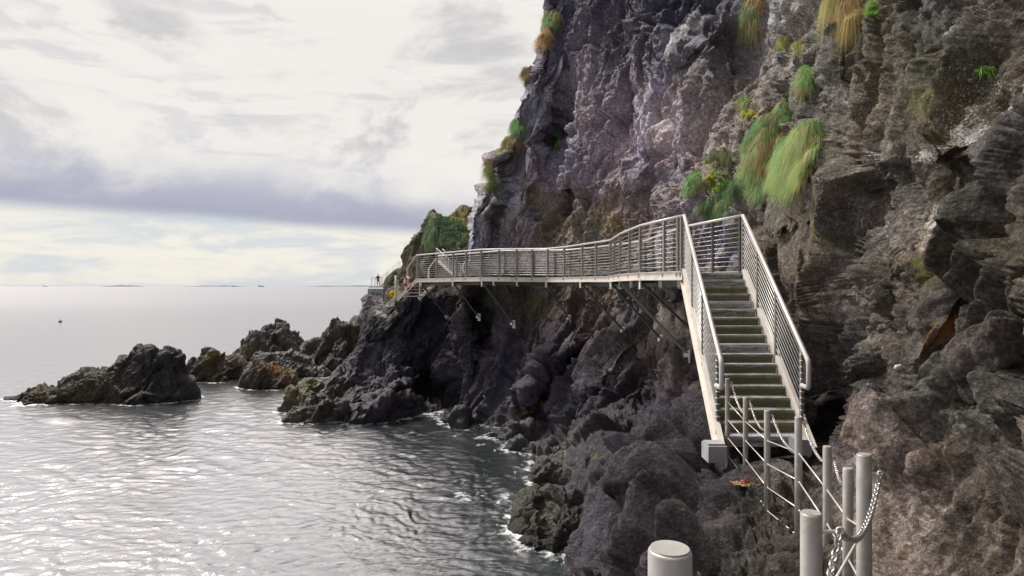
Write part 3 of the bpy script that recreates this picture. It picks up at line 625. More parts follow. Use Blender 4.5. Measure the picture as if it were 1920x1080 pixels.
    o = link('sea', me, m); tag(o, 'grey rippled sea, dark green under the cliff', None, None, 'structure')
make_sea()

# ------------------------------------------------------------------ distant islands, ships, buoy
def island(label, x0, x1, hpx, Y, seed):
    n = 60; mb = MB(); g = np.random.default_rng(seed)
    for i in range(n+1):
        u = i/n; px = x0+(x1-x0)*u; h = hpx*(math.sin(math.pi*u)**.6)*(.55+.45*math.sin(u*9+seed)**2)+.02
        for (dy, hh) in ((0, -20), (100, h/F*Y*.55), (350, h/F*Y), (700, h/F*Y*.5), (900, -20)):
            mb.v.append(Vector(((px-960)/F*Y, Y+dy, hh)))
    for i in range(n):
        for j in range(4): mb.f.append([i*5+j, (i+1)*5+j, (i+1)*5+j+1, i*5+j+1]); mb.sm.append(True)
    o = mb.build('distant_island', M['isle']); return tag(o, label, None, None, 'structure')
M['isle'] = plain('far_land', (.12, .14, .16), .9)
island('low blue grey island with a rounded hump on the left horizon', 183, 242, 3.6, 14000, 1)
island('flat grey island along the middle of the horizon', 338, 448, 2.6, 15000, 2)
island('long low grey coast on the horizon by the headland', 562, 760, 2.8, 15500, 3)
def ship(px, Y, L, label):
    b = W(px, 537, Y); b[2] = 0
    r = empty('cargo_ship', b, label, 'ship', 'ships far out on the horizon')
    mh = MB(); x0, x1 = b[0]-L/2, b[0]+L/2; y = Y
    sec = [(x0, .6, 9), (x0+L*.06, 1, 8), (x0+L*.85, 1, 8), (x1, .1, 11)]
    for (x, w, h) in sec: mh.v += [Vector((x, y-9*w, h)), Vector((x, y-8*w, -2)), Vector((x, y+8*w, -2)), Vector((x, y+9*w, h))]
    for i in range(3):
        for j in range(4): mh.f.append([i*4+j, (i+1)*4+j, (i+1)*4+(j+1) % 4, i*4+(j+1) % 4]); mh.sm.append(False)
    mh.f += [[0, 1, 2, 3], [12, 15, 14, 13]]; mh.sm += [False]*2
    mh.build('hull', M['isle'], r)
    s = MB(); s.box((x0+L*.14, y, 16), (L*.05, 0, 0), (0, 8, 0), (0, 0, 8)); s.box((x0+L*.14, y, 26), (L*.02, 0, 0), (0, 3, 0), (0, 0, 3)); s.build('bridge_house', M['isle'], r)
    d = MB(); d.box((b[0]+L*.1, y, 10.5), (L*.25, 0, 0), (0, 7, 0), (0, 0, 2.4)); d.build('deck_cargo', M['isle'], r)
    k = MB(); k.tube([(x0+L*.8, y, 8), (x0+L*.8, y, 24)], 1.2, 6); k.build('mast', M['isle'], r)
ship(490, 9000, 85, 'small freighter right of the flat island on the horizon')
ship(440, 11000, 90, 'tiny ship at the right tip of the flat island on the horizon')
ship(85, 13000, 80, 'faint ship at the far left of the horizon')
def buoy():
    b = W(113, 604, 100); b[2] = 0
    r = empty('buoy', b, 'small dark float alone on the open sea at left', 'buoy')
    m = MB(); x, y, _ = b
    m.tube([(x, y, -.15), (x, y, -.05), (x, y, .1), (x, y, .22), (x, y, .3)], [.05, .2, .26, .2, .05], 14); m.build('float', M['under'], r)
    m = MB(); m.tube([(x, y, .28), (x, y, .5)], .025, 8); m.build('pole', M['under'], r)
buoy()

# ------------------------------------------------------------------ surface lookup
def bvh_of(V):
    q = grid_quads(*V.shape[:2]); return BVHTree.FromPolygons([tuple(v) for v in V.reshape(-1, 3).tolist()], q.tolist())
BC = bvh_of(CV[::2, ::2]); BH = bvh_of(HV[::2, ::2]); BLo = bvh_of(LV[::2, ::2])
EYE = Vector((0, 0, H))
def hit(px, py, tree=BC):
    d = Vector(((px-960)/F, 1, (537-py)/F)).normalized()
    l, n, i, t = tree.ray_cast(EYE, d)
    if l is None: return None
    if n.dot(d) > 0: n = -n
    return l, n

# ------------------------------------------------------------------ walkway
RAILZ = 1.1
OUT = [(1283, 404, 12.45), (1200, 423, 14.7), (1163, 438.5, 17.0), (1144, 450.5, 19.3), (1060, 463, 22.9), (1025, 466.6, 24.2), (960, 467, 24.6), (902, 468, 25.4), (781, 478.5, 29.6)]
outer = [WV(*p) for p in OUT]
for p in outer: pass
offs = []
for i, p in enumerate(outer):
    a = outer[max(i-1, 0)]; b = outer[min(i+1, len(outer)-1)]; d = (b-a); d.z = 0; d.normalize()
    offs.append(Vector((d.y, -d.x, 0)))          # to the right of travel (towards the cliff)
offs[0] = Vector((1, 0, 0))
inner = [p+o*1.14 for p, o in zip(outer, offs)]
inner[0] = WV(1393, 404, 12.45)
down = lambda p, h: Vector((p.x, p.y, p.z-h))
def along(poly, px):                       # point of the polyline seen at column px (used to space the posts)
    for a, b in zip(poly[:-1], poly[1:]):
        pa = 960+a.x/a.y*F; pb = 960+b.x/b.y*F
        if (pa-px)*(pb-px) <= 0:
            lo, hi = 0., 1.
            for _ in range(30):
                t = (lo+hi)/2; q = a.lerp(b, t); v = 960+q.x/q.y*F
                if (v-px)*(pa-px) > 0: lo = t
                else: hi = t
            return a.lerp(b, (lo+hi)/2), (b-a).normalized()
wroot = empty('walkway', down(outer[4], 1.3), 'pale steel cable railed walkway bracketed to the cliff above the sea', 'walkway')
# deck plates
mb = MB()
for i in range(len(outer)-1):
    a, b = down(outer[i], RAILZ+.02), down(outer[i+1], RAILZ+.02); c, d = down(inner[i+1], RAILZ+.02), down(inner[i], RAILZ+.02)
    lo = Vector((0, 0, -.05)); k = len(mb.v); mb.v += [a, b, c, d, a+lo, b+lo, c+lo, d+lo]
    mb.f += [[k, k+1, k+2, k+3], [k+7, k+6, k+5, k+4], [k, k+4, k+5, k+1], [k+1, k+5, k+6, k+2], [k+2, k+6, k+7, k+3], [k+3, k+7, k+4, k]]; mb.sm += [False]*6
mb.build('deck', M['concrete'], wroot)
def fascia(poly, sgn, gap=.03):
    mb = MB()
    for i in range(len(poly)-1):
        o1, o2 = offs[i]*sgn*gap, offs[i+1]*sgn*gap
        a = down(poly[i], RAILZ+.07)+o1; b = down(poly[i+1], RAILZ+.07)+o2
        d = (b-a).normalized()*.004
        mb.bar(a+d, b-d, .03, .15)
        mb.bar(a+d+Vector((0, 0, .0825)), b-d+Vector((0, 0, .0825)), .085, .012)
        mb.bar(a+d-Vector((0, 0, .083)), b-d-Vector((0, 0, .083)), .085, .012)
    return mb.build('edge_beam', M['fascia'], wroot)
fascia(outer, -1); fascia(inner, 1)
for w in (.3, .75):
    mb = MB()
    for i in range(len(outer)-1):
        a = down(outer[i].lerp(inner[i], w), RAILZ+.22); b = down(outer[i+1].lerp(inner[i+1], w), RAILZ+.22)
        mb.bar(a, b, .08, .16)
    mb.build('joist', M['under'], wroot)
def handrail(poly, parent, r=.03):
    mb = MB(); mb.tube(poly, r, 12); 
    return mb.build('handrail', M['rail'], parent)
ofar, ifar = outer[-1], inner[-1]
# handrails turn down at the far end
dirf = (outer[-1]-outer[-2]).normalized()
def farend(p): return [p+Vector((-.48, .25, -.62)), p+Vector((-.49, .26, -1.05))]
handrail(outer+farend(ofar), wroot)
handrail(inner+farend(ifar), wroot)
def post(p, d, parent, h=RAILZ+.09, w=.045, t=.012, mat='postdark', name='post', up=.0):
    mb = MB(); d = Vector((d.x, d.y, 0)).normalized(); s = Vector((d.y, -d.x, 0))
    c = down(p, h/2-up)
    for k in (-1, 1): mb.box(c+d*k*.016, d*(t/2), s*(w/2), Vector((0, 0, h/2)))
    mb.box(down(p, .05), d*.022, s*.016, Vector((0, 0, .03)))
    mb.box(down(p, h-.06), d*.03, s*(w/2+.02), Vector((0, 0, .035)))
    return mb.build(name, M[mat], parent)
for px in (1279, 1272, 1246, 1201, 1181, 1163, 1153, 1145, 1118, 1092, 1058, 1027, 998, 969, 936, 902, 874, 850, 819, 783):
    q = along(outer, px)
    if q: post(q[0]-Vector((0, 0, .02)), q[1], wroot, w=.07, t=.02 if px != 1246 else .035)
for px in (1388, 1337, 1295, 1264, 1242, 1225, 1210, 1180, 1150, 1110, 1070, 1040, 999, 947, 920, 857, 812):
    q = along(inner, px)
    if q: post(q[0]-Vector((0, 0, .02)), q[1], wroot, w=.06, t=.014, mat='brace')
for poly in (outer, inner):
    for k in range(10):
        mb = MB(); mb.tube([down(p, .13+.094*k) for p in poly], .005, 6); mb.build('cable', M['cable'], wroot)
# braces with anchor plates and outrigger brackets
BR = [((790, 29.2), (838, 594, 30.6)), ((850, 27), (898, 595, 28.3)), ((905, 25.2), (963, 608, 26.2)), ((1025, 24.2), (1067, 598, 26)), ((1090, 21.5), (1171, 621, 22.8)), ((1147, 19.2), (1241, 638, 20.3)), ((1165, 17), (1292, 668, 17.2)), ((1203, 14.7), (1335, 655, 14.9))]
for (tx, tY), e in BR:
    q = along(outer, tx); top = down(q[0], RAILZ+.22); end = WV(*e)
    hh = min((h for h in (hit(e[0], e[1]), hit(e[0], e[1], BLo)) if h), key=lambda h: h[0].y, default=None)
    if hh and abs(hh[0].y-end.y) < 1.6: end = hh[0]+hh[1]*.02
    b = MB(); b.bar(top, end, .055, .055); br = b.build('brace', M['brace'], wroot)
    nv = (top-end); nv.z = 0; nv.normalize(); s = Vector((nv.y, -nv.x, 0))
    pl = MB(); pl.box(end-nv*.02, nv*.02, s*.07, Vector((0, 0, .16))); pl.box(end+nv*.06+Vector((0, 0, .02)), nv*.07, s*.05, Vector((0, 0, .05)))
    for zz in (-.11, .11): pl.tube([end+s*.0+Vector((0, 0, zz)), end+nv*.05+Vector((0, 0, zz))], .018, 8)
    pl.build('anchor_plate', M['plate'], br)
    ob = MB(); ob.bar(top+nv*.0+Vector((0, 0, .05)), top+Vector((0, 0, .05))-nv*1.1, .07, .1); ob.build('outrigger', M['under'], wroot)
    bk = MB(); bk.box(top+nv*.04-Vector((0, 0, .0)), nv*.012, s*.045, Vector((0, 0, .1))); bk.box(top-Vector((0, 0, .12)), nv*.05, s*.05, Vector((0, 0, .014))); bk.build('bracket', M['fascia'], wroot)
for px in (1273, 1238, 969, 1183, 925):
    q = along(outer, px); top = down(q[0], RAILZ+.2); nv = (q[0]-along(inner, min(px+20, 1380))[0]); nv.z = 0; nv.normalize(); s = Vector((nv.y, -nv.x, 0))
    bk = MB(); bk.box(top, nv*.012, s*.035, Vector((0, 0, .09))); bk.box(top-Vector((0, 0, .11))-nv*.1, nv*.06, s*.03, Vector((0, 0, .018))); bk.build('bracket', M['fascia'], wroot)
# ---- short steps down at the far end
sroot = empty('steps', down(ofar, 1.9)+Vector((-.6, .3, 0)), 'short flight of open steps dropping from the far end of the walkway', 'steps')
ex = Vector((-.85, .42, 0)).normalized(); wid = (ifar-ofar); wid.z = 0
for i in range(5):
    c = down(ofar, RAILZ+.1+.16*(i+.5))+ex*(.12+.2*i)+wid/2
    t = MB(); t.box(c, ex*.13, wid*.48, Vector((0, 0, .02))); t.build('tread', M['fascia'], sroot)
for k in (0, 1):
    a = down(ofar, RAILZ+.08)+wid*k; b = a+ex*1.1-Vector((0, 0, .88)); st = MB(); st.bar(a, b, .03, .18); st.build('stringer', M['fascia'], sroot)
    for u in (.45, .95):
        p = a.lerp(b, u); st = MB(); st.bar(p, p+Vector((0, 0, 1.05-.15*u)), .04, .03, up=(0, 1, 0)); st.build('post', M['rail'], sroot)
a = down(ofar, RAILZ+.08)+ex*1.18-Vector((0, 0, .9)); st = MB(); st.tube([a+Vector((0, 0, -.15)), a+Vector((0, 0, 1.15))], .045, 10); st.build('end_post', M['rail'], sroot)
st = MB(); st.box(a+Vector((.2, .1, -.2)), (.22, 0, 0), (0, .3, 0), (0, 0, .14)); st.build('footing', M['under'], sroot)
# life ring on the seaward side of the far steps
lc = WV(764, 531, 28.9)
lr = empty('life_ring', lc, 'red and white life ring hung on the railing at the far end of the walkway', 'life ring')
ax = Vector((.75, -.35, 0)).normalized(); up = Vector((0, 0, 1)); nrm = ax.cross(up)
for k in range(8):
    pts = [lc+(ax*math.cos(t)*.55+up*math.sin(t))*.25*1 for t in np.linspace(k*math.pi/4, (k+1)*math.pi/4, 7)]
    if k == 0: M['ringred'] = plain('ring_red', (.6, .03, .02), .5); M['ringwhite'] = plain('ring_white', (.8, .78, .75), .5)
    m_ = MB(); m_.tube(pts, .06, 10, caps=False); m_.build('ring_band', M['ringred' if k % 2 == 0 else 'ringwhite'], lr)

# ------------------------------------------------------------------ main staircase
TL, TR = outer[0].copy(), inner[0].copy()            # handrail tops
BL, BR_ = WV(1352, 675, 8.5), WV(1515, 675, 8.5)
dl = (BL-TL); slope_dir = dl.normalized()
stroot = empty('staircase', down(BL, 1.3), 'steep steel staircase with mossy treads climbing from the rock ledge to the walkway', 'staircase')
dz = RAILZ+.0
nst = 18
topL = down(TL, dz+.02); topR = down(TR, dz+.02)
zb = H-2.02
vL = (BL-TL)/(BL.z-TL.z); vR = (BR_-TR)/(BR_.z-TR.z)
for i in range(nst):
    z = topL.z+(zb-topL.z)*i/(nst-1)
    a = topL+vL*(z-topL.z); b = topR+vR*(z-topR.z); a.z = b.z = z
    w = (b-a); wn = w.normalized(); f = Vector((wn.y, -wn.x, 0))      # towards the camera
    m_ = MB(); a2 = a+wn*.03; b2 = b-wn*.03; mid_ = (a2+b2)/2; hw = (b2-a2)/2
    rise = (topL.z-zb)/(nst-1)
    m_.box(mid_-f*.11+Vector((0, 0, -.012)), hw, f*.145, Vector((0, 0, .012)))
    nb = 34                                                       # ribbed grating top
    for j in range(nb):
        u = (j+.5)/nb*2-1; m_.box(mid_+hw*u-f*.11+Vector((0, 0, .004)), hw/nb*.45, f*.14, Vector((0, 0, .004)))
    m_.box(mid_+f*.038+Vector((0, 0, -.016)), hw, f*.006, Vector((0, 0, .024)))
    m_.box(mid_-f*.0+Vector((0, 0, -rise/2-.02)), hw, f*.004, Vector((0, 0, rise/2-.012)))
    t = m_.build('tread', M['tread'], stroot)
    at = t.data.attributes.new('moss', 'FLOAT', 'POINT')
    zc = wloc(t).z
    vals = []
    nz = len(t.data.vertices); base_m = [.2, .15, .25, .45, .1, .2, .35, .7, .5, .1, .3, .55, .6, .7, .75, .8, .8, .1][i]
    for v in t.data.vertices: vals.append(1.-.2*random.random() if v.co.z+zc < z-.03 else base_m*.45*(.75+.25*random.random()))
    if i == 17 or i in (0, 1, 4, 5, 9): vals = [min(v, base_m*2.2) for v in vals]
    at.data.foreach_set('value', vals)
for (T, v, sg) in ((topL, vL, -1), (topR, vR, 1)):
    a = T+Vector((0, 0, -.06)); b = T+v*(zb-T.z)+Vector((0, 0, -.06)); b = b+v.normalized()*(-.12) if v.z > 0 else b
    a = a-(b-a).normalized()*.06; b = b+(b-a).normalized()*.14
    m_ = MB(); m_.bar(a, b, .03, .26)
    u = (b-a).normalized(); s = Vector((1, 0, 0))*sg; nn = u.cross(Vector((1, 0, 0))).normalized(); nn = nn if nn.z > 0 else -nn
    m_.bar(a+nn*.133+s*.02, b+nn*.133+s*.02, .075, .012); m_.bar(a-nn*.133+s*.02, b-nn*.133+s*.02, .075, .012)
    m_.build('stringer', M['fascia'], stroot)
for (T, B, v, sg) in ((TL, BL, vL, -1), (TR, BR_, vR, 1)):
    hk = [T, T.lerp(B, .5), B, B+Vector((0, -.02, -.06)), B+Vector((0, -.02, -.32)), B+Vector((0, -.0, -.37)), B+Vector((-.02, .14, -.36))]
    m_ = MB(); m_.tube(hk, .033, 12); m_.build('handrail', M['rail'], stroot)
    for u in (.0, .3, .6, .93):
        p = T.lerp(B, u); m_ = MB(); s = Vector((1, 0, 0))
        d = Vector((0, 1, 0))
        for k in (-1, 1): m_.box(down(p, .62)+s*k*.013, s*.005, d*.028, Vector((0, 0, .6)))
        m_.build('post', M['postdark'] if sg > 0 else M['brace'], stroot)
        if u == .93:
            m_ = MB()
            for k in range(12): m_.tube([down(p, .12+.085*k)+Vector((-.03, -.02, 0)), down(p, .12+.085*k)+Vector((.03, -.02, 0))], .011, 8)
            m_.build('cable_fitting', M['cable'], stroot)
    for k in range(10):
        a = down(T, .12+.09*k); b = down(T.lerp(B, .93), .12+.09*k); m_ = MB(); m_.tube([a, b], .0065, 6); m_.build('cable', M['cable'], stroot)
ft = WV(1339, 847, 8.35); m_ = MB()
m_.box(ft, (.12, 0, 0), (0, .15, 0), (0, 0, .105)); m_.box(ft+Vector((0, 0, .12)), (.11, 0, 0), (0, .11, 0), (0, 0, .009)); m_.build('footing', M['concrete'], stroot)
ft = WV(1500, 835, 8.4); m_ = MB(); m_.box(ft, (.1, 0, 0), (0, .12, 0), (0, 0, .1)); m_.build('footing', M['concrete'], stroot)

# ------------------------------------------------------------------ post, cable and chain fence in front
PO = [(1364, 710, 8.5, 1.13), (1398, 745, 7.95, 1.12), (1438.5, 770, 6.45, 1.12), (1497, 782, 5.45, 1.13), (1551, 837, 4.75, 1.2), (1590, 878, 3.9, 1.15), (1620, 852, 2.78, 1.2), (1521, 962, 1.9, 1.2), (1256, 1030, .9, 1.15)]
tops = [WV(p[0], p[1], p[2]) for p in PO]
froot = empty('chain_fence', down(tops[3], 1.1), 'round steel posts with slack chain and diagonal cables guarding the rock ledge', 'fence')
for p, t in zip(PO, tops):
    m_ = MB(); r = .03; h = p[3]+.25; r = .0305
    m_.tube([down(t, h), down(t, .004), t-Vector((0, 0, .0015)), t], [r, r, r-.001, r-.003], 28)
    po = m_.build('post', M['bollard'], froot)
    c = MB(); c.tube([t+Vector((0, 0, -.0)), t+Vector((0, 0, .0025))], r-.0035, 28); c.build('cap', M['bollard'], po)
def chain(a, b, sag, parent, n=None, lat=Vector((0, 0, 0))):
    a = Vector(a); b = Vector(b); m_ = MB()
    P = [a.lerp(b, t)-Vector((0, 0, 4*sag*t*(1-t)))+lat*4*t*(1-t) for t in np.linspace(0, 1, 200)]
    L = [0]
    for i in range(199): L.append(L[-1]+(P[i+1]-P[i]).length)
    pitch = .0215; k = int(L[-1]/pitch); j = 0
    for q in range(k):
        s = (q+.5)*pitch
        while j < 198 and L[j+1] < s: j += 1
        c = P[j]; d = (P[j+1]-P[j]).normalized()
        x = d.cross(Vector((0, 0, 1))).normalized(); y = d.cross(x)
        e = (x+y).normalized() if q % 2 else (x-y).normalized()
        nn = 12; pts = [c+d*(.0115 if abs(math.cos(t)) > 1e-9 else 0)*(1 if math.cos(t) > 0 else -1)*.55+d*math.cos(t)*.0095+e*math.sin(t)*.0095 for t in [2*math.pi*i/nn+.01 for i in range(nn)]]
        m_.tube(pts, .0038, 6, closed=True)
    return m_.build('chain', M['chain'], parent)
def eye(i, side, dz_=.09, out=.055):      # eye bolt position on a post
    d = Vector(side).normalized(); return down(tops[i], dz_)+d*out
EY = []
for i in range(9):
    nb_ = [(tops[j]-tops[i]) for j in (i-1, i+1) if 0 <= j < 9]
    d = sum(nb_, Vector((0, 0, 0))); d.z = 0
EYS = {(0, 1): (1, -.3, 0), (1, 0): (-.6, .6, 0), (1, 2): (1, -.3, 0), (2, 1): (-.4, 1, 0), (2, 3): (1, -.2, 0), (3, 2): (-1, .2, 0), (3, 4): (1, 0, 0), (4, 3): (-1, .1, 0), (4, 5): (1, 0, 0), (5, 4): (-.8, .5, 0), (5, 6): (1, 0, 0), (6, 5): (.6, 1, 0), (6, 7): (1, 0, 0), (7, 6): (1, .0, 0), (7, 8): (1, -.05, 0), (8, 7): (1, 0, 0)}
done = set()
for (i, j), sd in EYS.items():
    if j != i+1: continue
    a = eye(i, sd, .05 if i < 4 else .085, .07 if i in (6,) else .05); b = eye(j, EYS[(j, i)], .075)
    sag = [.13, .15, .16, .12, .1, .05, .17, .22][i]
    if i == 2: b = down(tops[3], .3)+Vector((-.02, .02, 0))
    if i == 1: b = down(tops[2], .2)+Vector((-.02, .02, 0)); sag = .08
    if i == 0: b = down(tops[1], .2)+Vector((-.02, .02, 0)); sag = .06
    if i == 2: sag = .07
    if i == 3: b = down(tops[4], .12)+Vector((-.02, .02, 0)); sag = .05
    if i == 4: b = down(tops[5], .1)+Vector((-.01, .02, 0)); sag = .06
    if i == 6: b = down(tops[7], .055)+Vector((.085, .0, 0)); sag = .12
    if i == 7: a = down(tops[7], .055)+Vector((.085, .0, 0))
    chain(a, b, sag, froot)
    e = MB(); e.tube([down(tops[i], (tops[i]-a).z), a], .006, 8)
    ring = [a+Vector((math.cos(t)*.012, 0, math.sin(t)*.012)) for t in np.linspace(0, 2*math.pi, 12, endpoint=False)]
    e.tube(ring, .0035, 6, closed=True); e.build('eye_bolt', M['cable'], froot)
    for q, fr in enumerate((.27, .48, .69, .9)):
        h1 = fr*(PO[i][3]); h2 = fr*PO[j][3]
        c1, c2 = down(tops[i], h1), down(tops[j], h2)
        m_ = MB(); m_.tube([c1, c2], .0055, 8); m_.build('cable', M['cable'], froot)
        d = (c2-c1).normalized()
        for cc, dd in ((c1, d), (c2, -d)):
            m_ = MB(); m_.tube([cc+dd*.03, cc+dd*.048], .011, 8); m_.build('cable_fitting', M['cable'], froot)

def tussock(name, label, cat, spots, count, length, cols, width=.006, droop=1., spread=.85, tree=BC, group=None, out=.6, seed=0, lean=(0, 0, 0)):
    g = np.random.default_rng(seed+100); roots = []; nrm = []
    tot = sum(s[2]*s[3] for s in spots)
    for (cx, cy, rx, ry_, *an) in spots:
        an = R(an[0]) if an else 0.
        for _ in range(int(count*3.6*rx*ry_/tot)):
            a = g.random()*2*math.pi; r = math.sqrt(g.random()); ux, uy = rx*r*math.cos(a), ry_*r*math.sin(a)
            h = hit(cx+ux*math.cos(an)-uy*math.sin(an), cy+ux*math.sin(an)+uy*math.cos(an), tree)
            if h: roots.append(tuple(h[0])); nrm.append(tuple(h[1]))
    if not roots: return
    Rt = np.array(roots); Nn = np.array(nrm); n = len(Rt)
    # keep a coherent depth
    med = np.median(Rt[:, 1]); ok = np.abs(Rt[:, 1]-med) < 3; Rt = Rt[ok]; Nn = Nn[ok]; n = len(Rt)
    cl = pnoise(Rt/.35+seed)                       # clumping
    cl2 = pnoise(Rt/.12+seed*3)
    kc = max(4, n//70); cen = g.choice(n, min(kc, n), replace=False)
    own = np.concatenate([np.argmin(((Rt[a:a+2000, None]-Rt[cen][None])**2).sum(-1), 1) for a in range(0, n, 2000)])
    fan = Rt-Rt[cen][own]; fan /= (np.linalg.norm(fan, axis=1).mean()+1e-6)
    clean = g.normal(size=(len(cen), 3))[own]; clen = g.uniform(.6, 1.25, len(cen))[own]; ccol = g.normal(size=len(cen))[own]
    Ln = length*(.4+.7*g.random(n))*(1+.5*cl)*clen
    Nh = Nn.copy(); Nh[:, 2] = np.maximum(Nh[:, 2], 0)
    d0 = Nh*out+np.array([0, 0, .75])+np.array(lean)+g.normal(size=(n, 3))*spread*.5
    d0 += fan*.35+clean*.3
    d0 += np.stack([cl2, pnoise(Rt/.2+77), 0*cl2], -1)*.5
    d0 /= np.linalg.norm(d0, axis=1)[:, None]
    K = 5; ts = np.linspace(0, 1, K)
    side = np.cross(d0, g.normal(size=(n, 3))); side /= np.linalg.norm(side, axis=1)[:, None]+1e-9
    V = np.zeros((n, K, 2, 3))
    for k, t in enumerate(ts):
        c = Rt+d0*(Ln*t)[:, None]*(1-.25*t*droop)+np.array([0, 0, -1.])*(Ln*droop*(t**2)*(.95+.3*g.random(n)*0))[:, None]
        w = width*.68*(1-.85*t)*Rt[:, 1]/12
        V[:, k, 0] = c-side*(w[:, None] if hasattr(w, 'shape') else w)/1; V[:, k, 1] = c+side*(w[:, None])/1
    idx = np.arange(n*K*2).reshape(n, K, 2)
    Q = np.stack([idx[:, :-1, 0], idx[:, :-1, 1], idx[:, 1:, 1], idx[:, 1:, 0]], -1).reshape(-1, 4)
    ca = np.array(cols, float); sel = np.clip(((cl*.5+.5)+ccol*.36+g.normal(size=n)*.12)*(len(ca)-1), 0, len(ca)-1.001)
    i0 = sel.astype(int); fr = (sel-i0)[:, None]; c = ca[i0]*(1-fr)+ca[i0+1]*fr
    c = c*2.0*(.6+.8*g.random((n, 1)))
    C = np.repeat(c[:, None, :], K*2, 1).reshape(n, K, 2, 3)*(1+.35*(ts[None, :, None, None]-.5))
    if droop > .9: C = C*(1-.35*ts[None, :, None, None]**2)+.35*ts[None, :, None, None]**2*np.array([.42, .33, .18])
    loc = Rt.mean(0)
    me = np_mesh(name, (V-loc).reshape(-1, 3), Q, C.reshape(-1, 3), smooth=False)
    o = link(name, me, M['blade']); o.location = loc; tag(o, label, cat, group); return o
GA = (.09, .19, .05); GB = (.14, .27, .08); YG = (.22, .25, .07); ST = (.32, .24, .12); BRN = (.22, .13, .06); DG = (.025, .09, .03); TEAL = (.06, .17, .08)
GR = 'grass tussocks growing on the cliff face'
tussock('grass_tussock', 'large bright green hanging tussock beside the near buttress, lowest of the lush patch', 'grass tuft', [(1500, 285, 52, 30, -50), (1478, 325, 38, 28), (1515, 250, 24, 16, -50)], 5200, .4, [ST, YG, GB, TEAL, GB], seed=1, group=GR, lean=(-.5, 0, 0))
tussock('grass_tussock', 'green band of grass running diagonally above the brown centre of the lush patch', 'grass tuft', [(1478, 205, 50, 15, -35), (1435, 240, 28, 18, -40), (1410, 275, 14, 24, 20)], 3800, .34, [ST, GA, TEAL, GB], seed=2, group=GR, lean=(-.4, 0, 0))
tussock('grass_tussock', 'straw brown grass in the middle of the lush patch', 'grass tuft', [(1440, 275, 26, 36, 20), (1420, 305, 24, 22)], 2200, .4, [BRN, ST, GA, ST], seed=3, group=GR, lean=(-.3, 0, 0))
tussock('grass_tussock', 'green drooping tuft at the lower middle of the lush patch', 'grass tuft', [(1408, 335, 22, 30), (1425, 350, 20, 18)], 1800, .42, [BRN, GA, TEAL, GB], seed=4, group=GR)
tussock('grass_tussock', 'reddish brown dead plants among the green tussocks', 'grass tuft', [(1432, 325, 14, 14)], 500, .2, [(.3, .1, .04), (.25, .14, .06)], seed=5, group=GR)
tussock('grass_tussock', 'upright narrow green tuft standing above the diagonal band', 'grass tuft', [(1512, 150, 9, 24, 8)], 700, .4, [BRN, GA, GB], seed=6, group=GR)
tussock('grass_tussock', 'large straw coloured tuft hanging from the top edge over a cleft', 'grass tuft', [(1588, 18, 22, 24), (1578, -4, 22, 18)], 3000, .48, [ST, (.3, .2, .07), BRN, YG], seed=7, group=GR, droop=1.5)
tussock('grass_tussock', 'long dark green and brown tuft hanging at the top left of the buttress', 'grass tuft', [(1408, 25, 14, 38, 8), (1412, -10, 14, 20)], 1800, .6, [BRN, GA, TEAL, BRN], seed=8, group=GR, droop=1.5)
tussock('grass_tussock', 'small olive cushion below the top left hanging tuft', 'grass tuft', [(1470, 80, 10, 14, 20)], 500, .2, [GA, YG, BRN], seed=9, group=GR)
tussock('grass_tussock', 'olive cushion right of the smaller cushion high on the wall', 'grass tuft', [(1500, 85, 12, 14, 20)], 600, .2, [YG, BRN, GA], seed=10, group=GR)
tussock('grass_tussock', 'small teal green tuft left of the diagonal grass band', 'grass tuft', [(1397, 192, 12, 9)], 500, .32, [TEAL, GA, BRN], seed=11, group=GR)
tussock('plant_cushion', 'yellow green cushion just under the small teal tuft', 'plant', [(1402, 214, 12, 8)], 500, .12, [YG, (.35, .32, .04), GA], seed=12, group=GR, droop=.4)
tussock('grass_tussock', 'dark green and brown mound left of the lush patch', 'grass tuft', [(1350, 296, 24, 12, -15)], 1200, .3, [DG, GA, BRN, DG], seed=13, group=GR)
tussock('grass_tussock', 'pale green arching tuft at the left end of the flowering plants', 'grass tuft', [(1302, 340, 12, 18, 20)], 900, .42, [GA, TEAL, YG], seed=14, group=GR, lean=(-.5, 0, 0))
fl = tussock('plant_cushion', 'yellow green flowering cushion between the tufts above the railing', 'plant', [(1345, 340, 20, 20)], 1500, .12, [YG, (.3, .3, .05), GA], seed=15, group=GR, droop=.3, width=.011)
tussock('grass_tussock', 'dark teal clump directly above the stair head railing', 'grass tuft', [(1342, 388, 30, 20), (1365, 360, 14, 24, 20)], 2600, .35, [DG, TEAL, (.12, .12, .03), DG], seed=16, group=GR)
tussock('plant_cushion', 'bright leafy sprig at the top beside the straw tuft', 'plant', [(1636, 22, 10, 12)], 450, .14, [(.09, .17, .03), (.13, .2, .05)], seed=17, group=GR, droop=.2, width=.016)
tussock('plant_cushion', 'single bright fern rosette on the lichen covered rock at right', 'plant', [(1846, 132, 14, 5)], 110, .1, [(.14, .23, .05), (.09, .17, .03)], seed=18, group=GR, droop=.7, width=.02, spread=1.6)
tussock('plant_cushion', 'small bright plant seen through the stair head railing', 'plant', [(1382, 448, 10, 6)], 260, .1, [(.3, .34, .03), YG], seed=19, group=GR, droop=.3)
tussock('grass_tussock', 'green tuft high on the cliff skyline near the top edge', 'grass tuft', [(1036, 35, 15, 14)], 1300, .6, [BRN, GA, TEAL], seed=20, group=GR, tree=BC)
tussock('grass_tussock', 'brown hanging tuft on the skyline under the top green one', 'grass tuft', [(1020, 70, 10, 20, 15)], 1000, .7, [BRN, ST, BRN], seed=21, group=GR)
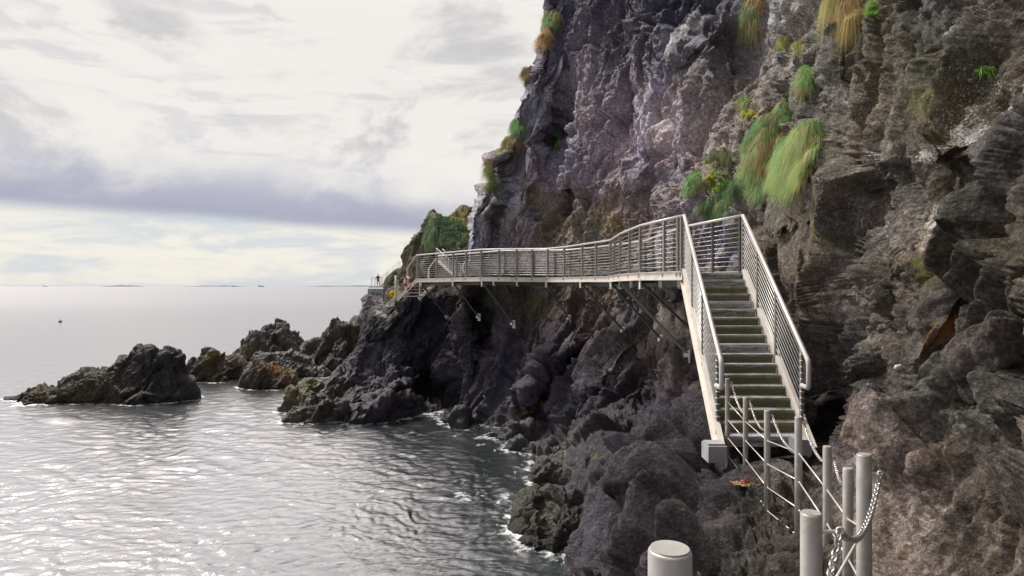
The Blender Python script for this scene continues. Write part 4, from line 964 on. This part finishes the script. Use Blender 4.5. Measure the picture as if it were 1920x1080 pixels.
tussock('grass_tussock', 'large pale green tuft on the skyline halfway up the cliff', 'grass tuft', [(962, 236, 22, 10)], 1700, .6, [GA, TEAL, GB], seed=22, group=GR)
tussock('grass_tussock', 'brown fringed tuft under the halfway green one', 'grass tuft', [(952, 266, 20, 14)], 1300, .6, [BRN, GA, ST, BRN], seed=23, group=GR)
tussock('grass_tussock', 'green tuft on the skyline low on the cliff', 'grass tuft', [(918, 342, 14, 14)], 1300, .6, [TEAL, GA, BRN], seed=24, group=GR)
tussock('grass_tussock', 'brown strip of grass along the lower skyline', 'grass tuft', [(912, 325, 8, 24, 15)], 900, .6, [BRN, GA, BRN], seed=25, group=GR)
tussock('grass_tussock', 'olive strip of grass on the upper skyline', 'grass tuft', [(984, 150, 6, 40, 15)], 1000, .6, [BRN, (.1, .11, .03), BRN], seed=26, group=GR)
tussock('plant_cushion', 'small green plant in the dark gully of the cliff', 'plant', [(1042, 265, 8, 14)], 400, .2, [GA, GB], seed=27, group=GR, droop=.4)
tussock('plant_cushion', 'yellow flowering plant on the rock below the far steps', 'plant', [(742, 552, 10, 6)], 500, .25, [(.4, .35, .04), (.25, .2, .05)], seed=28, group=GR, tree=BLo, droop=.4)
tussock('grass_patch', 'bright green grass slope on the headland behind the walkway end', 'grass', [(832, 432, 30, 26), (855, 440, 22, 26), (815, 440, 16, 20)], 9000, .55, [(.016, .06, .028), (.022, .085, .035), (.04, .11, .035), (.018, .075, .035), (.07, .085, .025)], seed=29, tree=BH, width=.008)['kind'] = 'stuff'
tussock('grass_patch', 'tawny grass rim along the top of the headland', 'grass', [(848, 412, 16, 6, 20), (870, 398, 12, 8), (872, 430, 8, 24, -20)], 3500, .4, [ST, (.16, .14, .04), GA], seed=30, tree=BH)['kind'] = 'stuff'
# white flowers in the cushion
def flowers():
    mb = MB(); g = random.Random(4)
    for (cx, cy, rx, ry_, n) in ((1345, 335, 16, 16, 70), (1381, 325, 9, 10, 50), (1335, 372, 14, 6, 30)):
        for _ in range(n):
            h = hit(cx+g.gauss(0, .5)*rx, cy+g.gauss(0, .5)*ry_)
            if not h: continue
            c = h[0]+h[1]*.1+Vector((0, 0, .05)); r = .014
            for a in range(5):
                t = a*1.2566; d = Vector((math.cos(t), -.4, math.sin(t)))
                mb.box(c+d*r*.7, Vector((r*.45, 0, 0)), Vector((0, .003, 0)), Vector((0, 0, r*.45)))
    c0 = sum(mb.v, Vector())/len(mb.v); o = mb.build('flower_clump', plain('petals', (.75, .72, .6)))
    o.data.transform(__import__('mathutils').Matrix.Translation(-c0)); o.location = c0; o['kind'] = 'stuff'
    tag(o, 'cluster of small white flowers among the grass above the railing', 'flowers')
flowers()

# ------------------------------------------------------------------ small things on the ledge
def rope_heap():
    h = hit(1398, 912); c = h[0] if h else WV(1398, 912, 7.3)
    r = empty('rope_tangle', c, 'orange and red frayed rope tangle around the foot of the second fence post', 'rope')
    g = random.Random(5)
    def strand(off, L, n, rad, name, mat):
        mb = MB()
        for k in range(n):
            p = c+Vector(off)+Vector((g.gauss(0, .03), g.gauss(0, .03), .02+g.random()*.05)); pts = [p]; a = g.random()*6.28
            for i in range(10):
                a += g.gauss(0, .7); p = p+Vector((math.cos(a), math.sin(a)*.6, g.gauss(0, .25)))*L/10; p.z = max(p.z, c.z-.02); pts.append(c+Vector(((p.x-c.x)*.42, (p.y-c.y)*.5, (p.z-c.z)*.3+.012)))
            mb.tube(pts, rad, 5)
        mb.build(name, M[mat], r)
    M['orange'] = plain('rope_orange', (.42, .2, .08)); M['redrope'] = plain('rope_red', (.25, .02, .02)); M['tan'] = plain('rope_tan', (.5, .36, .2))
    strand((0, 0, 0), .45, 8, .008, 'orange_strand', 'orange'); strand((.04, .02, .06), .22, 4, .006, 'red_strand', 'redrope'); strand((-.12, 0, -.01), .3, 8, .007, 'frayed_end', 'tan')
rope_heap()
def pebble(px, py, size, name, label, cat, mat, sh=(1, 1, .6)):
    h = hit(px, py); c = h[0]; g = random.Random(int(px)); mb = MB()
    n, m = 14, 10
    for i in range(m+1):
        for j in range(n):
            th = math.pi*i/m; ph = 2*math.pi*j/n; v = Vector((math.sin(th)*math.cos(ph)*sh[0], math.sin(th)*math.sin(ph)*sh[1], math.cos(th)*sh[2]))
            k = 1+.25*float(pnoise(np.array(v)*1.7+px)); mb.v.append(c+v*size*k)
    for i in range(m):
        for j in range(n): mb.f.append([i*n+j, i*n+(j+1) % n, (i+1)*n+(j+1) % n, (i+1)*n+j]); mb.sm.append(True)
    o = mb.build(name, M[mat]); o.data.transform(__import__('mathutils').Matrix.Translation(-c)); o.location = c
    return tag(o, label, cat)
M['whitestone'] = plain('white_stone', (.7, .66, .66), .8)
pebble(1686, 689, .05, 'stone', 'small white stone stuck on the wall right of the stairs', 'stone', 'whitestone', (1.2, .6, .7))

# ------------------------------------------------------------------ upper stair behind the walkway end, and the far platform
def far_stair(name, label, A, B, rail_h, wv, nposts, stepn, group=None, rr=.02):
    """A lower end, B upper end of one stringer; wv = width vector"""
    A = Vector(A); B = Vector(B); wv = Vector(wv)
    r = empty(name, A, label, 'stairs', group)
    for k in (0, 1):
        m_ = MB(); m_.bar(A+wv*k, B+wv*k, .04, .12); m_.build('stringer', M['fascia'], r)
        m_ = MB(); m_.tube([A+wv*k+Vector((0, 0, rail_h)), B+wv*k+Vector((0, 0, rail_h))], rr, 8); m_.build('handrail', M['rail'], r)
        for i in range(nposts):
            p = A.lerp(B, i/(nposts-1))+wv*k; m_ = MB(); m_.bar(p, p+Vector((0, 0, rail_h)), .04, .04, up=(0, 1, 0)); m_.build('post', M['rail'], r)
        for q in range(5):
            m_ = MB(); o = Vector((0, 0, rail_h*(q+1)/6.5)); m_.tube([A+wv*k+o, B+wv*k+o], .008, 5); m_.build('cable', M['cable'], r)
    for i in range(stepn):
        p = A.lerp(B, (i+.5)/stepn)+wv/2; m_ = MB(); m_.box(p, wv*.48, Vector((.12, 0, 0)), Vector((0, 0, .02))); m_.build('tread', M['fascia'], r)
    return r
far_stair('upper_stairs', 'narrow pale stairs on the headland seen through the far walkway railing', WV(853, 518, 33), WV(818, 487, 34.2), .62, (.25, .75, 0), 4, 7)
# curved handrail end
m_ = MB(); c = WV(871, 503, 28.6)
m_.tube([c+Vector((.06, 0, .28)), c+Vector((-.02, 0, .22)), c+Vector((-.07, 0, .1)), c+Vector((-.07, 0, -.08)), c+Vector((.0, 0, -.2))], .04, 10)
o = m_.build('rail_hoop', M['rail']); tag(o, 'pale curved rail end against the cliff behind the walkway', 'handrail')
# far platform
def platform():
    c = WV(707, 537, 89); r = empty('viewing_platform', c, 'small railed platform on a concrete block at the far shore', 'platform')
    def pt(px, py, Y=89): return WV(px, py, Y)
    m_ = MB(); m_.box(pt(706.5, 547, 89.5), (1.0, 0, 0), (0, 1.2, 0), (0, 0, .42)); m_.build('concrete_block', M['concrete'], r)
    m_ = MB(); m_.box(pt(706.5, 538, 89.5), (.85, 0, 0), (0, 1.1, 0), (0, 0, .08)); m_.build('deck', M['fascia'], r)
    for (x, dy) in ((697, -1), (703, -1), (716, -1), (697, 1), (707, 1)):
        m_ = MB(); m_.bar(pt(x, 539, 89.5+dy), pt(x, 519.5, 89.5+dy), .06, .06, up=(0, 1, 0)); m_.build('post', M['brace'], r)
    for dy in (-1, 1):
        m_ = MB(); m_.tube([pt(697, 519.5, 89.5+dy), pt(705 if dy < 0 else 712, 519.5, 89.5+dy)], .03, 8); m_.build('handrail', M['rail'], r)
        for q in range(3):
            m_ = MB(); y = 524+q*4.5; m_.tube([pt(697, y, 89.5+dy), pt(705, y, 89.5+dy)], .012, 5); m_.build('cable', M['cable'], r)
    m_ = MB(); m_.tube([pt(697, 519.5, 88.5), pt(697, 519.5, 90.5)], .03, 8); m_.build('handrail', M['rail'], r)
platform()
far_stair('upper_stairs', 'thin stairs rising right from the far platform up the headland edge', WV(713, 537, 88), WV(748, 505, 88.5), 1.15, (0, 1.0, 0), 4, 12)

# ------------------------------------------------------------------ the person on the far platform
def skin(name, verts, edges, radii, mat, parent, sub=2):
    me = bpy.data.meshes.new(name); off = wloc(parent) if parent else Vector()
    me.from_pydata([Vector(v) for v in verts], edges, []); o = link(name, me, mat, parent)
    o.modifiers.new('skin', 'SKIN'); 
    if not me.skin_vertices: me.skin_vertices.new() if hasattr(me.skin_vertices, 'new') else None
    for i, r_ in enumerate(radii):
        rr = r_ if isinstance(r_, tuple) else (r_, r_)
        me.skin_vertices[0].data[i].radius = rr
    me.skin_vertices[0].data[0].use_root = True
    s = o.modifiers.new('sub', 'SUBSURF'); s.levels = sub; s.render_levels = sub
    for m in o.modifiers:
        if m.type == 'SKIN': m.use_smooth_shade = True
    return o
def person():
    base = WV(709, 533.2, 89.3); base.z = WV(706.5, 538, 89.5).z+.085
    p = empty('person', base, 'person in blue jacket and dark trousers standing on the far platform', 'person')
    M['skin'] = plain('skin_tone', (.45, .28, .2)); M['jacket'] = plain('jacket_blue', (.05, .09, .2)); M['trousers'] = plain('trousers_dark', (.02, .02, .025)); M['hair'] = plain('hair_dark', (.03, .02, .015)); M['shoe'] = plain('shoe', (.06, .06, .06))
    J = [(0, 0, .95), (0, 0, 1.15), (0, 0, 1.38), (0, 0, 1.5), (.0, -.01, 1.62), (0, -.01, 1.72), (-.18, 0, 1.4), (-.26, -.05, 1.13), (-.3, -.22, .98), (.18, 0, 1.4), (.27, -.02, 1.14), (.36, -.2, 1.1), (-.1, 0, .88), (-.12, -.03, .48), (-.13, .0, .08), (-.13, -.14, .04), (.1, 0, .88), (.14, .05, .48), (.16, .1, .08), (.17, -.04, .04)]
    E = [(0, 1), (1, 2), (2, 3), (3, 4), (4, 5), (2, 6), (6, 7), (7, 8), (2, 9), (9, 10), (10, 11), (0, 12), (12, 13), (13, 14), (14, 15), (0, 16), (16, 17), (17, 18), (18, 19)]
    Rd = [(.15, .11), (.13, .1), (.15, .1), .055, (.085, .095), (.07, .08), .055, .042, .03, .055, .042, .03, .085, .055, .04, .03, .085, .055, .04, .03]
    skin('body', J, E, Rd, M['skin'], p)
    JJ = J[:3]+[(0, 0, 1.46)]+[J[6], J[7], (-.29, -.19, 1.0), J[9], J[10], (.34, -.16, 1.11)]
    skin('jacket', JJ, [(0, 1), (1, 2), (2, 3), (2, 4), (4, 5), (5, 6), (2, 7), (7, 8), (8, 9)], [(.18, .14), (.155, .12), (.18, .12), .07, .075, .058, .045, .075, .058, .045], M['jacket'], p)
    skin('trousers', [J[0], J[12], J[13], (-.13, 0, .12), J[16], J[17], (.16, .1, .12)], [(0, 1), (1, 2), (2, 3), (0, 4), (4, 5), (5, 6)], [(.16, .12), .1, .07, .06, .1, .07, .06], M['trousers'], p)
    skin('hair', [(0, .02, 1.66), (0, .02, 1.75)], [(0, 1)], [(.088, .09), (.07, .08)], M['hair'], p)
    skin('shoe', [(-.13, .03, .05), (-.13, -.16, .04)], [(0, 1)], [.055, .045], M['shoe'], p)
    skin('shoe', [(.16, .13, .05), (.17, -.06, .04)], [(0, 1)], [.055, .045], M['shoe'], p)
person()

# ------------------------------------------------------------------ the air: far things fade a little
hz = MB(); hz.box((0, 12000, 31), (46000, 0, 0), (0, 46000, 0), (0, 0, 52)); hm = bpy.data.materials.new('haze'); hm.use_nodes = True; hn = hm.node_tree
hn.nodes.remove(hn.nodes['Principled BSDF']); pv = hn.nodes.new('ShaderNodeVolumePrincipled'); pv.inputs['Density'].default_value = 1.3e-5; pv.inputs['Color'].default_value = (.8, .85, .95, 1)
hn.links.new(pv.outputs[0], hn.nodes['Material Output'].inputs['Volume'])
tag(hz.build('haze', hm), 'thin sea haze over the whole scene', None, None, 'stuff')
# ------------------------------------------------------------------ world and light
SUN_EL, SUN_AZ = R(54), R(-50)          # azimuth from +Y towards +X: the sun stands left of the view
wd = bpy.data.worlds.new('World'); scene.world = wd; wd.use_nodes = True
nt = wd.node_tree; bg = nt.nodes['Background']
sky = N(nt, 'ShaderNodeTexSky'); sky.sky_type = 'NISHITA'; sky.sun_disc = False; sky.sun_elevation = SUN_EL; sky.sun_rotation = SUN_AZ
tc = N(nt, 'ShaderNodeTexCoord'); dirv = tc.outputs['Generated']
sp = N(nt, 'ShaderNodeSeparateXYZ'); nt.links.new(dirv, sp.inputs[0])
X_, Y_, Z_ = sp.outputs
def sst(a, b, x, flip=False):
    n = N(nt, 'ShaderNodeMapRange'); n.interpolation_type = 'SMOOTHERSTEP'; n.inputs[1].default_value = a; n.inputs[2].default_value = b
    n.inputs[3].default_value = 1. if flip else 0.; n.inputs[4].default_value = 0. if flip else 1.
    nt.links.new(x, n.inputs[0]); return n.outputs[0]
def wnoise(scale, det, rough, dist, sc, off=(0, 0, 0)):
    mp = N(nt, 'ShaderNodeMapping'); mp.inputs['Scale'].default_value = sc; mp.inputs['Location'].default_value = off; nt.links.new(dirv, mp.inputs[0])
    n = N(nt, 'ShaderNodeTexNoise', Scale=scale, Detail=det, Roughness=rough, Distortion=dist); nt.links.new(mp.outputs[0], n.inputs['Vector']); return n.outputs[0]
nA = wnoise(2.2, 10., .6, .3, (1, 1, 2.6), (1.3, .2, .5))       # broad billows
nB = wnoise(6., 8., .6, .5, (1, 1, 4.5), (4.1, .7, .2))         # smaller streaks
nC = wnoise(3.2, 10., .6, .4, (1, 1, 1.6), (8.1, 2.7, .9))
zt = mth(nt, 'ADD', Z_, mth(nt, 'MULTIPLY', X_, .035))
zw = mth(nt, 'ADD', zt, mth(nt, 'MULTIPLY', mth(nt, 'SUBTRACT', nB, .5), .02))
zu = mth(nt, 'ADD', zt, mth(nt, 'MULTIPLY', mth(nt, 'SUBTRACT', nC, .5), .26))
zu = mth(nt, 'ADD', zu, mth(nt, 'MULTIPLY', mth(nt, 'SUBTRACT', nB, .5), .08))
band = mth(nt, 'MULTIPLY', sst(.066, .094, zw), sst(.085, .215, zu, True))
band = mth(nt, 'MULTIPLY', band, sst(.2, .42, wnoise(3., 6., .55, .6, (1, 1, 5.), (2.2, 5.1, .4))))
white = (.93, .885, .83); grey = (.64, .62, .615); blue = (.355, .365, .50); cream = (.93, .89, .8)
up = mixc(nt, sst(.44, .60, nA), mixc(nt, sst(.42, .54, nC), grey, white), mixc(nt, sst(.38, .52, nB), (.76, .735, .725), white))
lowc = mixc(nt, sst(.38, .62, nB), (.70, .73, .76), cream)
c = mixc(nt, sst(.075, .11, zw), lowc, up)
bcol = mixc(nt, sst(.08, .2, zt), blue, (.66, .65, .71))
c = mixc(nt, mth(nt, 'MULTIPLY', band, .88), c, bcol)
# the unseen upper sky is the brightest part of the overcast
c = mixc(nt, mth(nt, 'MULTIPLY', sst(.37, .62, Z_), 1.), c, (1.15, 1.1, 1.07))
dt = N(nt, 'ShaderNodeVectorMath'); dt.operation = 'DOT_PRODUCT'; nt.links.new(dirv, dt.inputs[0])
dt.inputs[1].default_value = (math.sin(SUN_AZ)*math.cos(SUN_EL), math.cos(SUN_AZ)*math.cos(SUN_EL), math.sin(SUN_EL))
glow = mth(nt, 'MULTIPLY', sst(.45, 1., dt.outputs['Value']), sst(.37, .5, Z_))
c = mixc(nt, glow, c, (1.35, 1.28, 1.24))
c = mixc(nt, sst(-.7, .35, Y_), mixc(nt, 1., c, (.40, .39, .43), 'MULTIPLY'), c)
skc = N(nt, 'ShaderNodeVectorMath'); skc.operation = 'SCALE'; skc.inputs['Scale'].default_value = .1; nt.links.new(sky.outputs[0], skc.inputs[0])
c = mixc(nt, .93, skc.outputs[0], c)
nt.links.new(c, bg.inputs[0]); bg.inputs[1].default_value = 1.0

sl = bpy.data.lights.new('sun', 'SUN'); sl.energy = 4.8; sl.angle = R(12); sl.color = (1, .95, .88)
so = bpy.data.objects.new('sun', sl); COL.objects.link(so)
sd = Vector((math.sin(SUN_AZ)*math.cos(SUN_EL), math.cos(SUN_AZ)*math.cos(SUN_EL), math.sin(SUN_EL)))
so.rotation_euler = sd.to_track_quat('Z', 'Y').to_euler()

cam = bpy.data.cameras.new('camera'); co = bpy.data.objects.new('camera', cam); COL.objects.link(co)
co.location = (0, 0, H); co.rotation_euler = (R(90), 0, 0); cam.lens = F/1920*36; cam.sensor_width = 36
cam.shift_y = -3/1920; cam.clip_start = .05; cam.clip_end = 80000
scene.camera = co
scene.view_settings.view_transform = 'Standard'; scene.view_settings.look = 'None'; scene.view_settings.gamma = 1; scene.view_settings.exposure = 0
scene.render.resolution_x = 1024; scene.render.resolution_y = 576
